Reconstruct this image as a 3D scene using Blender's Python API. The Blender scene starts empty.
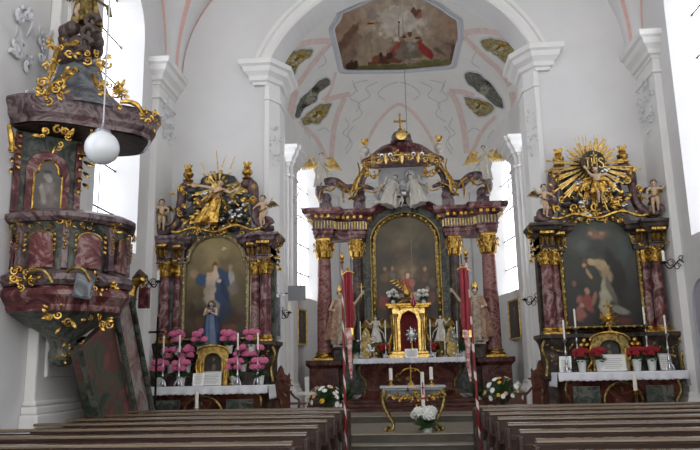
import bpy, bmesh, math, random
from mathutils import Vector, Matrix, noise, Euler
from mathutils.bvhtree import BVHTree
PI = math.pi
sc = bpy.context.scene
COL = sc.collection
V = Vector
random.seed(7)

# ------------------------------------------------------------------ camera model
F = 700.0
Yc = V((59.5, -142, -700.0)); _t = Yc.dot(Yc) / (.036 * 59.5 + 142)
Zc = V((59.5 - .036 * _t, -142 + _t, -700.0))
Yc.normalize(); Zc.normalize(); Xc = Yc.cross(Zc)
CM = Matrix((Xc, Yc, Zc))            # camera -> world
CAM = V((0, 0, 1.65))
def ray(px, py): return (CM @ V((px - 350, 225 - py, -F))).normalized()
def P(px, py, Y):
    d = ray(px, py); return CAM + d * (Y / d.y)
def PXw(px, py, X):
    d = ray(px, py); return CAM + d * (X / d.x)
def PZ(px, py, z):
    d = ray(px, py); return CAM + d * ((z - CAM.z) / d.z)
cd = bpy.data.cameras.new('camera'); cam = bpy.data.objects.new('camera', cd); COL.objects.link(cam)
cd.sensor_width = 36; cd.lens = 36; cd.clip_end = 200
cam.matrix_world = Matrix.Translation(CAM) @ CM.to_4x4()
sc.camera = cam

# ------------------------------------------------------------------ objects
def tag(o, label=None, cat=None, group=None, kind=None):
    if label: o['label'] = label
    if cat: o['category'] = cat
    if group: o['group'] = group
    if kind: o['kind'] = kind
    return o
def thing(name, label, cat, loc=(0, 0, 0), rz=0, group=None):
    o = bpy.data.objects.new(name, None); COL.objects.link(o)
    o.location = loc; o.rotation_euler = (0, 0, rz); o.empty_display_size = .1
    return tag(o, label, cat, group)
def copy_tree(o, parent=None):
    c = o.copy(); COL.objects.link(c)
    if parent: c.parent = parent
    for ch in o.children: copy_tree(ch, c)
    return c

def T(x, y, z): return Matrix.Translation((x, y, z))
def RX(a): return Matrix.Rotation(a, 4, 'X')
def RY(a): return Matrix.Rotation(a, 4, 'Y')
def RZ(a): return Matrix.Rotation(a, 4, 'Z')
def S(x, y, z): return Matrix.Diagonal((x, y, z, 1))

class MB:
    def __init__(s): s.v = []; s.f = []; s.mi = []; s.M = Matrix.Identity(4); s.m = 0; s.c = None
    def add(s, vs, fs, M=None):
        n = len(s.v); T_ = s.M @ M if M else s.M
        s.v += [T_ @ V(p) for p in vs]
        s.f += [tuple(i + n for i in f) for f in fs]; s.mi += [s.m] * len(fs)
        return s
    def box(s, x0, x1, y0, y1, z0, z1, M=None):
        vs = [(x, y, z) for z in (z0, z1) for y in (y0, y1) for x in (x0, x1)]
        return s.add(vs, [(0, 2, 3, 1), (4, 5, 7, 6), (0, 1, 5, 4), (1, 3, 7, 5), (3, 2, 6, 7), (2, 0, 4, 6)], M)
    def lathe(s, prof, n=16, M=None, a0=0, a1=2 * PI, fr=None):
        full = abs(a1 - a0 - 2 * PI) < 1e-6; vs = []; fs = []; k = n if full else n + 1
        for j, (r, z) in enumerate(prof):
            for i in range(k):
                a = a0 + (a1 - a0) * i / n; q = fr(a, j / max(1, len(prof) - 1)) if fr else 1
                vs.append((r * q * math.cos(a), r * q * math.sin(a), z))
        for j in range(len(prof) - 1):
            for i in range(n):
                i2 = (i + 1) % k
                fs.append((j * k + i, j * k + i2, (j + 1) * k + i2, (j + 1) * k + i))
        if full:
            if prof[0][0] > 1e-4: fs.append(tuple(reversed(range(k))))
            if prof[-1][0] > 1e-4: fs.append(tuple((len(prof) - 1) * k + i for i in range(k)))
        return s.add(vs, fs, M)
    def cyl(s, p, q, r, r2=None, n=10): return s.tube([p, q], [r, r if r2 is None else r2], n)
    def tube(s, pts, rad, n=8, closed=False, flat=1.0, up=None):
        pts = [V(p) for p in pts]; m = len(pts)
        if not hasattr(rad, '__len__'): rad = [rad] * m
        vs = []; fs = []; prev = None
        for i, p in enumerate(pts):
            a = pts[(i - 1) % m] if (closed or i > 0) else p; b = pts[(i + 1) % m] if (closed or i < m - 1) else p
            t = (b - a)
            if t.length < 1e-9: t = V((0, 0, 1))
            t.normalize()
            ref = V(up) if up else (prev if prev is not None else (V((0, 0, 1)) if abs(t.z) < .9 else V((0, 1, 0))))
            u = ref - t * ref.dot(t)
            if u.length < 1e-6: u = t.orthogonal()
            u.normalize(); prev = u; w = t.cross(u)
            for k in range(n):
                an = 2 * PI * k / n
                vs.append(p + (u * math.cos(an) * flat + w * math.sin(an)) * rad[i])
        for i in range(m if closed else m - 1):
            i2 = (i + 1) % m
            for k in range(n):
                k2 = (k + 1) % n
                fs.append((i * n + k, i2 * n + k, i2 * n + k2, i * n + k2))
        if not closed:
            fs.append(tuple(range(n))); fs.append(tuple((m - 1) * n + k for k in reversed(range(n))))
        return s.add(vs, fs)
    def blob(s, c, r, n=8, m=6, M=None):
        if not hasattr(r, '__len__'): r = (r, r, r)
        vs = []; fs = []
        for j in range(m + 1):
            ph = -PI / 2 + PI * j / m
            for i in range(n):
                a = 2 * PI * i / n
                vs.append((c[0] + r[0] * math.cos(ph) * math.cos(a), c[1] + r[1] * math.cos(ph) * math.sin(a), c[2] + r[2] * math.sin(ph)))
        for j in range(m):
            for i in range(n):
                i2 = (i + 1) % n; fs.append((j * n + i, j * n + i2, (j + 1) * n + i2, (j + 1) * n + i))
        return s.add(vs, fs, M)
    def prism(s, out, y0, y1, M=None):
        "outline in x,z extruded in y"
        n = len(out); vs = [(x, y0, z) for x, z in out] + [(x, y1, z) for x, z in out]
        fs = [tuple(range(n)), tuple(reversed(range(n, 2 * n)))] + [(i, i + n, (i + 1) % n + n, (i + 1) % n) for i in range(n)]
        return s.add(vs, fs, M)
    def prismz(s, out, z0, z1, M=None):
        n = len(out); vs = [(x, y, z0) for x, y in out] + [(x, y, z1) for x, y in out]
        fs = [tuple(reversed(range(n))), tuple(range(n, 2 * n))] + [(i, (i + 1) % n, (i + 1) % n + n, i + n) for i in range(n)]
        return s.add(vs, fs, M)
    def sweep(s, path, prof, closed=False, M=None, caps=True):
        """profile [(out, z)] swept along plan path [(x,y)] with mitred corners; out = to the right of travel"""
        pts = [V((p[0], p[1])) for p in path]; m = len(pts); vs = []; fs = []; k = len(prof)
        for i in range(m):
            a = pts[i - 1] if (closed or i > 0) else None; b = pts[(i + 1) % m] if (closed or i < m - 1) else None
            d1 = (pts[i] - a).normalized() if a is not None else None; d2 = (b - pts[i]).normalized() if b is not None else None
            if d1 is None: d1 = d2
            if d2 is None: d2 = d1
            n1 = V((d1.y, -d1.x)); n2 = V((d2.y, -d2.x)); nn = (n1 + n2)
            if nn.length < 1e-6: nn = n1
            nn.normalize(); q = nn / max(.3, nn.dot(n1))
            for o, z in prof: vs.append((pts[i].x + q.x * o, pts[i].y + q.y * o, z))
        for i in range(m if closed else m - 1):
            i2 = (i + 1) % m
            for j in range(k - 1): fs.append((i * k + j, i2 * k + j, i2 * k + j + 1, i * k + j + 1))
        if not closed and caps:
            fs.append(tuple(reversed(range(k)))); fs.append(tuple((m - 1) * k + j for j in range(k)))
        return s.add(vs, fs, M)
    def grid(s, fn, nu, nv, M=None):
        vs = [fn(i / nu, j / nv) for j in range(nv + 1) for i in range(nu + 1)]; k = nu + 1
        return s.add(vs, [(j * k + i, j * k + i + 1, (j + 1) * k + i + 1, (j + 1) * k + i) for j in range(nv) for i in range(nu)], M)
    def build(s, name, mat, parent=None, smooth=40, bevel=0, kind=None, flip=True):
        me = bpy.data.meshes.new(name); me.from_pydata([tuple(p) for p in s.v], [], s.f)
        mats = mat if isinstance(mat, (list, tuple)) else [mat]
        for m in mats: me.materials.append(m)
        if len(mats) > 1: me.polygons.foreach_set('material_index', s.mi)
        if flip:
            bm = bmesh.new(); bm.from_mesh(me); bmesh.ops.recalc_face_normals(bm, faces=bm.faces)
            bm.to_mesh(me); bm.free()
        me.validate()
        if smooth:
            me.shade_smooth(); me.set_sharp_from_angle(angle=math.radians(smooth))
        o = bpy.data.objects.new(name, me); COL.objects.link(o)
        if parent: o.parent = parent
        if bevel:
            b = o.modifiers.new('bevel', 'BEVEL'); b.width = bevel; b.segments = 2; b.limit_method = 'ANGLE'; b.angle_limit = math.radians(50)
        if kind: o['kind'] = kind
        return o
def bake(o):
    "apply modifiers to the mesh"
    dg = bpy.context.evaluated_depsgraph_get(); dg.update()
    me = bpy.data.meshes.new_from_object(o.evaluated_get(dg)); o.modifiers.clear(); o.data = me
    return o

# ------------------------------------------------------------------ materials
def srgb(c):
    if isinstance(c, str): c = [int(c[i:i + 2], 16) / 255 for i in (0, 2, 4)]
    return tuple((x / 12.92 if x <= .04045 else ((x + .055) / 1.055) ** 2.4) for x in c[:3]) + (1,)
def nodes(name):
    m = bpy.data.materials.new(name); m.use_nodes = True; nt = m.node_tree
    return m, nt, nt.nodes['Principled BSDF']
def coords(nt, scale, gen='Object'):
    tc = nt.nodes.new('ShaderNodeTexCoord'); mp = nt.nodes.new('ShaderNodeMapping')
    mp.inputs['Scale'].default_value = scale if hasattr(scale, '__len__') else (scale,) * 3
    nt.links.new(tc.outputs[gen], mp.inputs['Vector']); return mp.outputs['Vector']
def noise_n(nt, vec, sc_, det=4, rough=.55, dist=0):
    n = nt.nodes.new('ShaderNodeTexNoise'); n.inputs['Scale'].default_value = sc_; n.inputs['Detail'].default_value = det
    n.inputs['Roughness'].default_value = rough; n.inputs['Distortion'].default_value = dist
    nt.links.new(vec, n.inputs['Vector']); return n.outputs['Fac']
def ramp(nt, fac, stops):
    r = nt.nodes.new('ShaderNodeValToRGB'); e = r.color_ramp.elements
    while len(e) < len(stops): e.new(.5)
    for i, (p, c) in enumerate(stops): e[i].position = p; e[i].color = srgb(c)
    nt.links.new(fac, r.inputs['Fac']); return r.outputs['Color']
def bump(nt, b, fac, st, dist=.02):
    n = nt.nodes.new('ShaderNodeBump'); n.inputs['Strength'].default_value = st; n.inputs['Distance'].default_value = dist
    nt.links.new(fac, n.inputs['Height']); nt.links.new(n.outputs['Normal'], b.inputs['Normal'])
def mat(name, c, rough=.6, metal=0, var=0, vscale=4, bmp=0, bscale=30, coat=0, spec=.5, c2=None, gen='Object', stretch=(1, 1, 1)):
    m, nt, b = nodes(name)
    b.inputs['Roughness'].default_value = rough; b.inputs['Metallic'].default_value = metal
    b.inputs['Coat Weight'].default_value = coat; b.inputs['Specular IOR Level'].default_value = spec
    col = srgb(c); b.inputs['Base Color'].default_value = col
    if var or c2:
        v = coords(nt, stretch, gen); f = noise_n(nt, v, vscale, 5, .6, .3)
        a = c2 if c2 else None
        if a is None:
            r = nt.nodes.new('ShaderNodeValToRGB'); e = r.color_ramp.elements
            e[0].position = .3; e[1].position = .7
            e[0].color = tuple(x * (1 - var) for x in col[:3]) + (1,); e[1].color = tuple(min(1, x * (1 + var)) for x in col[:3]) + (1,)
            nt.links.new(f, r.inputs['Fac']); nt.links.new(r.outputs['Color'], b.inputs['Base Color'])
        else: nt.links.new(ramp(nt, f, [(.36, c), (.62, c2)]), b.inputs['Base Color'])
    if bmp:
        v = coords(nt, 1, gen); bump(nt, b, noise_n(nt, v, bscale, 3), bmp)
    return m
def marble(name, stops, scale=2.2, rough=.34, dist=1.6, stretch=(1, 1, 1)):
    stops = [(p, '%02x%02x%02x' % tuple(int(int(c[i:i + 2], 16) * .93) for i in (0, 2, 4))) for p, c in stops]
    m, nt, b = nodes(name); v = coords(nt, stretch)
    f = noise_n(nt, v, scale, 8, .62, dist); nt.links.new(ramp(nt, f, stops), b.inputs['Base Color'])
    b.inputs['Roughness'].default_value = rough + .1; b.inputs['Specular IOR Level'].default_value = .28
    return m
def attr_mat(name, rough=.6, att='Col', spec=.4):
    m, nt, b = nodes(name); a = nt.nodes.new('ShaderNodeAttribute'); a.attribute_name = att
    nt.links.new(a.outputs['Color'], b.inputs['Base Color']); b.inputs['Roughness'].default_value = rough
    b.inputs['Specular IOR Level'].default_value = spec; return m
def emis(name, c, st):
    m, nt, b = nodes(name); b.inputs['Base Color'].default_value = srgb(c); b.inputs['Emission Color'].default_value = srgb(c)
    b.inputs['Emission Strength'].default_value = st; b.inputs['Roughness'].default_value = .3; return m

W_ = mat('white_plaster', 'e2e1df', .85, var=.04, vscale=1.2, bmp=.08, bscale=14)
WB = mat('cool_plaster', 'd6d5d5', .85, var=.04, vscale=.9, bmp=.08, bscale=14)
VP = mat('vault_plaster', 'e6e5e1', .85, var=.03, vscale=1.5)
STUC = mat('stucco_ornament', 'cfd0d4', .8, var=.08, vscale=20)
PINK = mat('pink_paint', 'dfcbc4', .85, var=.12, vscale=5)
PINK2 = mat('rose_paint', 'd9b0a8', .85, var=.1, vscale=6)
GREYV = mat('grey_vein_paint', 'c6c8cd', .85, var=.1, vscale=6)
RED = marble('red_marble', [(.34, '33191c'), (.45, '5e2f33'), (.52, '7a4a48'), (.58, 'a58c88'), (.64, '6e4446'), (.7, '472628')], 2.2, .22, 1.6)
REDL = marble('rose_column_marble', [(.33, '5e3032'), (.45, '8a534e'), (.55, 'a87e76'), (.64, '6f3b39')], 2.2, .16, 2.6, (1, 1, 1.6))
REDD = marble('dark_red_marble', [(.35, '2b1512'), (.5, '532822'), (.6, '70443a'), (.68, '361916')], 2.5, .25, 2)
GREY = marble('grey_marble', [(.35, '3a3c3f'), (.48, '60646a'), (.58, '888d92'), (.66, '4c4f53')], 2.4, .22, 2)
GREEN = marble('green_grey_marble', [(.35, '2a2d2a'), (.47, '494e48'), (.56, '6e7268'), (.66, '54423f')], 2.4, .25, 2)
PURP = marble('purple_marble', [(.35, '33282c'), (.46, '5b474b'), (.55, '8c7c7d'), (.6, '6b5356'), (.68, '3f3034')], 2.4, .2, 2)
DARK = marble('dark_marble', [(.35, '241f1c'), (.5, '3e3530'), (.6, '625248'), (.7, '2e2622')], 2.2, .25, 2)
GOLD = mat('gold_leaf', '7d5c2a', .3, 1, c2='d9b05a', vscale=12, bmp=.6, bscale=24)
GOLDD = mat('old_gold', '5d4c2c', .38, 1, c2='a8925c', vscale=14, bmp=.5, bscale=25)
GOLDP = mat('pale_gold', 'b08d48', .32, 1, c2='e6c67c', vscale=10, bmp=.35, bscale=18)
SILV = mat('silver_leaf', 'c4c6c8', .28, 1, var=.2, vscale=10, bmp=.4, bscale=24)
BRASS = mat('brass', 'b58f45', .3, 1, var=.15, vscale=10)
IRON = mat('wrought_iron', '2a2826', .5, .8)
SKIN = mat('carved_flesh_paint', 'bda387', .5, var=.1, vscale=10)
SKINW = mat('pale_figure_paint', 'd6cdbd', .5, var=.1, vscale=10)
HAIR = mat('brown_hair_paint', '4a3322', .6, bmp=.5, bscale=40)
WOOD = mat('dark_pew_wood', '38221a', .4, var=.3, vscale=3, stretch=(.5, 6, 6), coat=.2)
WOODT = mat('lit_rail_wood', '665440', .22, var=.25, vscale=3, stretch=(.5, 6, 6), coat=.45)  # paler than the pew wood: window light on the tops painted in
WOODR = mat('red_brown_wood', '5b3426', .35, var=.3, vscale=3, stretch=(3, 3, 1))
CLOTH = mat('white_linen', 'd9dae0', .9, bmp=.2, bscale=60)
WAX = mat('candle_wax', 'e6e2d6', .5)
LEAF = mat('green_leaves', '2c4a24', .55, var=.5, vscale=9)
POTW = mat('white_pot', 'cdd2cf', .4)
STONE = mat('lit_tread_stone', '958e7e', .3, var=.22, vscale=2.5, coat=.3)
REDC = mat('red_banner_cloth', '94303c', .75, var=.25, vscale=8)
REDV = mat('red_velvet', '6d1018', .8, var=.2, vscale=8)
WH = mat('white_paint', 'dcdcd8', .5)

# ------------------------------------------------------------------ painted patches
PAINT = attr_mat('oil_paint', .42, spec=.4)
FRESCO = attr_mat('fresco_paint', .9, spec=.1)
def inpoly(x, y, poly):
    c = False; j = len(poly) - 1
    for i in range(len(poly)):
        xi, yi = poly[i]; xj, yj = poly[j]
        if (yi > y) != (yj > y) and x < (xj - xi) * (y - yi) / (yj - yi) + xi: c = not c
        j = i
    return c
def resample(poly, n, closed=True):
    pts = [V(p) for p in poly] + ([V(poly[0])] if closed else [])
    L = [0]
    for a, b in zip(pts, pts[1:]): L.append(L[-1] + (b - a).length)
    out = []; k = 0; N = n if closed else n - 1
    for i in range(n):
        d = L[-1] * i / N
        while k < len(L) - 2 and L[k + 1] < d: k += 1
        t = (d - L[k]) / max(1e-9, L[k + 1] - L[k]); out.append(pts[k].lerp(pts[k + 1], min(1, t)))
    return out
def patch(name, outline, place, colf, parent=None, n=120, m=30, mt=None, kind=None):
    """star-shaped outline (2D) filled with rings; place(x,y)->3D; colf(x,y)->sRGB"""
    pts = resample(outline, n); c = sum(pts, V((0, 0))) / n
    vs = [place(*c)]; cs = [colf(*c)]; fs = []
    for j in range(1, m + 1):
        for p in pts:
            q = c.lerp(p, j / m); vs.append(place(q.x, q.y)); cs.append(colf(q.x, q.y))
    for i in range(n): fs.append((0, 1 + i, 1 + (i + 1) % n))
    for j in range(m - 1):
        for i in range(n):
            a = 1 + j * n; i2 = (i + 1) % n; fs.append((a + i, a + n + i, a + n + i2, a + i2))
    me = bpy.data.meshes.new(name); me.from_pydata([tuple(v) for v in vs], [], fs)
    at = me.color_attributes.new('Col', 'FLOAT_COLOR', 'POINT')
    fl = []
    for q in cs: fl += list(srgb([min(1, max(0, t)) for t in q]))
    at.data.foreach_set('color', fl)
    me.materials.append(mt or PAINT); me.validate()
    for p in me.polygons: p.use_smooth = True
    o = bpy.data.objects.new(name, me); COL.objects.link(o)
    if parent: o.parent = parent
    if kind: o['kind'] = kind
    return o
def hexc(h): return [int(h[i:i + 2], 16) / 255 for i in (0, 2, 4)]
def painter(base, blobs, nz=.12, ns=6, seed=0):
    """base(x,y)->rgb; blobs: (cx, cy, rx, ry, angle_deg, hex, softness)"""
    B = [(b[0], b[1], b[2], b[3], math.radians(b[4]), hexc(b[5]), (b[6] if len(b) > 6 else .25) * .6) for b in blobs]
    def f(x, y):
        n = noise.fractal(V((x * ns + seed, y * ns, seed)), 1, 2, 4)
        nx = noise.fractal(V((x * ns * 1.6, y * ns * 1.6, seed + 5)), 1, 2, 3); ny = noise.fractal(V((x * ns * 1.6, y * ns * 1.6, seed + 9)), 1, 2, 3)
        c = base(x, y) if callable(base) else hexc(base); c = [t * (1 + nz * 2 * n) for t in c]
        for cx, cy, rx, ry, a, col, so in B:
            q_ = min(rx, ry); dx, dy = x - cx + nx * q_ * .55, y - cy + ny * q_ * .55; u = (dx * math.cos(a) + dy * math.sin(a)) / rx; w = (-dx * math.sin(a) + dy * math.cos(a)) / ry
            d = math.sqrt(u * u + w * w); k = min(1, max(0, (1 - d) / so))
            if k > 0:
                k = k * k * (3 - 2 * k); sh = 1 + nz * 2.2 * n
                c = [t * (1 - k) + q * sh * k for t, q in zip(c, col)]
        return c
    return f
# ================================================================== ARCHITECTURE
GLASS = None
def glass_mat():
    m, nt, b = nodes('daylit_window_glass')
    v = coords(nt, 1); f = noise_n(nt, v, 1.5, 2)
    c = ramp(nt, f, [(.3, 'eef2fb'), (.7, 'f9faff')])
    nt.links.new(c, b.inputs['Emission Color']); b.inputs['Emission Strength'].default_value = 1.0
    b.inputs['Base Color'].default_value = (.8, .85, .9, 1); b.inputs['Roughness'].default_value = .2
    return m
GLASS = glass_mat()
wcount = [0]
def arch_outline(u0, u1, zs, zp, n=20, rise=None):
    r = (u1 - u0) / 2; c = (u0 + u1) / 2; rz = rise or r
    return [(u0, zs), (u1, zs)] + [(c + r * math.cos(PI * i / n), zp + rz * math.sin(PI * i / n)) for i in range(n + 1)]
def wall_arched(name, fn, ua, ub, za, zb, wins, depth, material, n=20):
    """fn(u, z, d) -> 3D ; wins (u0,u1,zs,zp)"""
    b = MB(); cur = ua
    def quad(p): b.add([fn(*q) for q in p], [(0, 1, 2, 3)])
    for (u0, u1, zs, zp) in sorted(wins):
        quad([(cur, za, 0), (u0, za, 0), (u0, zb, 0), (cur, zb, 0)])
        quad([(u0, za, 0), (u1, za, 0), (u1, zs, 0), (u0, zs, 0)])
        r = (u1 - u0) / 2; c = (u0 + u1) / 2
        for i in range(n):
            a, a2 = PI * i / n, PI * (i + 1) / n
            quad([(c + r * math.cos(a), zp + r * math.sin(a), 0), (c + r * math.cos(a2), zp + r * math.sin(a2), 0), (c + r * math.cos(a2), zb, 0), (c + r * math.cos(a), zb, 0)])
        out = arch_outline(u0, u1, zs, zp, n); m = len(out)
        for i in range(m):
            p, q = out[i], out[(i + 1) % m]
            quad([(p[0], p[1], 0), (q[0], q[1], 0), (q[0], q[1], depth), (p[0], p[1], depth)])
        cur = u1
    quad([(cur, za, 0), (ub, za, 0), (ub, zb, 0), (cur, zb, 0)])
    o = b.build(name, material, smooth=30, kind='structure')
    for (u0, u1, zs, zp) in wins:
        wcount[0] += 1; w = MB(); out = arch_outline(u0, u1, zs, zp, n)
        w.add([fn(p[0], p[1], depth * .97) for p in out], [tuple(range(len(out)))])
        wo = w.build('window_%d' % wcount[0], GLASS, smooth=0, kind='structure')
        g = MB(); r = (u1 - u0) / 2; c = (u0 + u1) / 2
        z = zs + .9
        while z < zp + r * .8:
            h = r if z < zp else math.sqrt(max(0, r * r - (z - zp) ** 2))
            g.cyl(fn(c - h, z, depth * .9), fn(c + h, z, depth * .9), .022, n=4); z += 1.0
        for k in (-.33, .33): g.cyl(fn(c + k * 2 * r * .5, zs, depth * .93), fn(c + k * r, zp + r * .93, depth * .93), .012, n=4)
        g.build('glazing_bars', IRON, wo)
    return o
# floor
b = MB(); b.box(-6.6, 6.6, -4, 14.0, -.2, 0); fl = b.build('floor', mat('nave_floor_stone', '57524a', .35, var=.25, vscale=1.5), smooth=0, kind='structure')
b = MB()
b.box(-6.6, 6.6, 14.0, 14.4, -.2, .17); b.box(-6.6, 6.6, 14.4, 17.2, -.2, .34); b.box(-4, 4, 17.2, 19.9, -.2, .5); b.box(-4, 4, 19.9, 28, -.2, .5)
fc = b.build('floor_chancel', mat('shaded_riser_stone', '4c473c', .5, var=.3, vscale=3), smooth=0, bevel=.01, kind='structure')  # riser shade is put into this darker stone colour
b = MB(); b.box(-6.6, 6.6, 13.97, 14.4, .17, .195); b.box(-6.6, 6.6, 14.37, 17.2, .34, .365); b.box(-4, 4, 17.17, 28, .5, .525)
b.build('floor_lit_tread', STONE, smooth=0, bevel=.008, kind='structure')  # thin slabs added on the treads, window light painted in as paler stone
b = MB(); b.box(-2.3, 2.3, 18.6, 23.6, .5, .6); b.box(-2.0, 2.0, 19.3, 23.6, .6, .68); b.box(-1.8, 1.8, 20.0, 21.1, .68, .76)
tag(b.build('altar_steps', REDD, smooth=0, bevel=.015), 'dark red marble steps in front of the high altar', 'steps')
# side walls
for s, nm in ((-1, 'left'), (1, 'right')):
    fn = lambda u, z, d, s=s: V((s * (5.9 + d), u, z))
    wins = [(12.55, 14.75, 4.2, 9.3), (5.9, 8.1, 4.2, 9.3), (.9, 3.1, 4.2, 9.3), (-3.4, -1.2, 4.2, 9.3)]
    wall_arched('wall_' + nm, fn, -4, 16.6, 0, 13.2, wins, .62, WB)
    # moulded sill line, pilasters, base mouldings
    b = MB()
    for y0 in (10.55, 3.9):
        if y0 > 0:
            b.box(min(s * 5.9, s * 5.72), max(s * 5.9, s * 5.72), y0, y0 + 1.4, 0, 8.9)
            b.box(min(s * 5.9, s * 5.6), max(s * 5.9, s * 5.6), y0 - .1, y0 + 1.5, 0, 1.05)
            b.box(min(s * 5.9, s * 5.64), max(s * 5.9, s * 5.64), y0 - .06, y0 + 1.46, 1.05, 1.17)
            b.box(min(s * 5.9, s * 5.68), max(s * 5.9, s * 5.68), y0 - .03, y0 + 1.43, 1.17, 1.25)
            b.box(min(s * 5.9, s * 5.5), max(s * 5.9, s * 5.5), y0 - .15, y0 + 1.55, 8.9, 9.25)
            b.box(min(s * 5.9, s * 5.67), max(s * 5.9, s * 5.67), y0 + .25, y0 + 1.15, 1.6, 8.3)
    b.build('trim_%d' % (1 if s < 0 else 2), W_, smooth=0, bevel=.03, kind='structure')
# corner pilasters with moulded capitals
CORN = [(0, 0), (.03, 0), (.05, .07), (.12, .1), (.14, .2), (.2, .26), (.26, .3), (.3, .42), (.38, .46), (.4, .58), (0, .6)]
k = 3
def pilaster(name, pts, z0, z1, capz, prof=CORN, closed=False, cap_scale=1.0):
    "pts plan path (open), material to the left"
    b = MB()
    base = [(0, z0), (.12, z0), (.12, z0 + .5), (.09, z0 + .56), (.05, z0 + .62), (.05, z0 + .7), (0, z0 + .74)]
    b.sweep(pts, [(0, z0), (0, z1)], caps=False); b.sweep(pts, base)
    b.sweep(pts, [(o * cap_scale, capz + z) for o, z in prof])
    b.sweep(pts, [(0, capz - .35), (.05, capz - .33), (.05, capz - .28), (0, capz - .26)])
    return b.build(name, W_, smooth=25, kind='structure')
for s in (-1, 1):
    pts = [(s * 5.9, 15.35), (s * 5.74, 15.35), (s * 5.74, 16.5)]
    if s > 0: pts = pts[::-1]
    # right of travel must face the nave
    pilaster('trim_%d' % k, pts if s > 0 else pts[::-1][::-1], 0.3, 8.65, 8.4, cap_scale=.85); k += 1
# east wall with choir arch
ZC, R1 = 7.93, 3.58
b = MB(); n = 40
a0 = math.asin((9.31 - ZC) / R1)
arc = [(R1 * math.cos(a0 + (PI - 2 * a0) * i / n), ZC + R1 * math.sin(a0 + (PI - 2 * a0) * i / n)) for i in range(n + 1)]
b.add([(-6, 16.5, 0), (-3.3, 16.5, 0), (-3.3, 16.5, 16), (-6, 16.5, 16)], [(0, 1, 2, 3)])
b.add([(6, 16.5, 0), (3.3, 16.5, 0), (3.3, 16.5, 16), (6, 16.5, 16)], [(0, 1, 2, 3)])
for (x1, z1), (x2, z2) in zip(arc, arc[1:]): b.add([(x1, 16.5, z1), (x2, 16.5, z2), (x2, 16.5, 16), (x1, 16.5, 16)], [(0, 1, 2, 3)])
# soffit
full = [(3.3, 0)] + arc + [(-3.3, 0)]
inner = [(x * (.95 if z < 9.35 else .975), z if z < 9 else ZC + (z - ZC) * .985) for x, z in full]
for i in range(len(full) - 1):
    (x1, z1), (x2, z2) = full[i], full[i + 1]; (u1, w1), (u2, w2) = inner[i], inner[i + 1]
    b.add([(x1, 16.5, z1), (x2, 16.5, z2), (u2, 16.85, w2), (u1, 16.85, w1), (u1, 17.3, w1), (u2, 17.3, w2)], [(0, 1, 2, 3), (3, 2, 5, 4)])
    b.add([(u1, 17.3, w1), (u2, 17.3, w2), (u2 * 1.3, 17.3, w2 + 1.6 * (w2 > 9)), (u1 * 1.3, 17.3, w1 + 1.6 * (w1 > 9))], [(0, 1, 2, 3)])
b.build('wall_back', WB, smooth=30, kind='structure')
# arch moulding
b = MB()
prof = [(0, 0), (0, -.05), (.05, -.09), (.12, -.09), (.14, -.05), (.26, -.05), (.29, -.12), (.38, -.12), (.42, 0)]
for i in range(n):
    for (r1, y1), (r2, y2) in zip(prof, prof[1:]):
        aa = a0 + (PI - 2 * a0) * i / n; ab = a0 + (PI - 2 * a0) * (i + 1) / n
        b.add([((R1 + r1) * math.cos(aa), 16.5 + y1, ZC + (R1 + r1) * math.sin(aa)), ((R1 + r1) * math.cos(ab), 16.5 + y1, ZC + (R1 + r1) * math.sin(ab)),
               ((R1 + r2) * math.cos(ab), 16.5 + y2, ZC + (R1 + r2) * math.sin(ab)), ((R1 + r2) * math.cos(aa), 16.5 + y2, ZC + (R1 + r2) * math.sin(aa))], [(0, 1, 2, 3)])
b.build('trim_%d' % k, W_, smooth=30, kind='structure'); k += 1
# impost capitals and jamb strips of the arch
for s in (-1, 1):
    pts = [(s * 3.66, 16.5), (s * 3.66, 16.44), (s * 3.36, 16.44), (s * 3.12, 16.8), (s * 3.12, 17.5), (s * 3.4, 17.5)]
    if s > 0: pts = pts[::-1]
    b = MB(); b.sweep(pts, [(o * .9, 8.72 + z) for o, z in CORN])
    pt2 = [(s * 3.4, 16.46), (s * 3.3, 16.46), (s * 3.1, 16.8), (s * 3.1, 17.5)]
    if s > 0: pt2 = pt2[::-1]
    b.sweep(pt2, [(0, .34), (.02, .34), (.02, 8.72), (0, 8.72)]); b.sweep(pt2, [(0, 8.3), (.06, 8.32), (.06, 8.42), (0, 8.45)])
    b.sweep(pt2, [(0, .34), (.12, .34), (.12, 1.0), (.05, 1.2), (0, 1.2)])
    b.build('trim_%d' % k, W_, smooth=25, kind='structure'); k += 1
# choir walls with windows, apse
HW = 3.55
def hw(y): return HW if y < 21.4 else HW - .65 * min(1, (y - 21.4) / 4.0)
for s, nm in ((-1, 'choir_left'), (1, 'choir_right')):
    fn = lambda u, z, d, s=s: V((s * (hw(u) + d), u, z))
    wall_arched('wall_' + nm, fn, 17.3, 25.4, 0, 9.6, [(18.2, 20.2, 4.3, 8.5), (21.9, 24.5, 3.95, 7.5)], .45, W_)
    # pier between windows
    pts = [(s * HW, 20.35), (s * (HW - .1), 20.35), (s * (HW - .1), 20.5), (s * (HW - .2), 20.5), (s * (HW - .22), 21.2), (s * (HW - .1), 21.2), (s * (HW - .1), 21.35), (s * HW, 21.35)]
    pilaster('trim_%d' % k, pts if s < 0 else pts[::-1], .5, 8.0, 7.75, cap_scale=.8); k += 1
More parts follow.
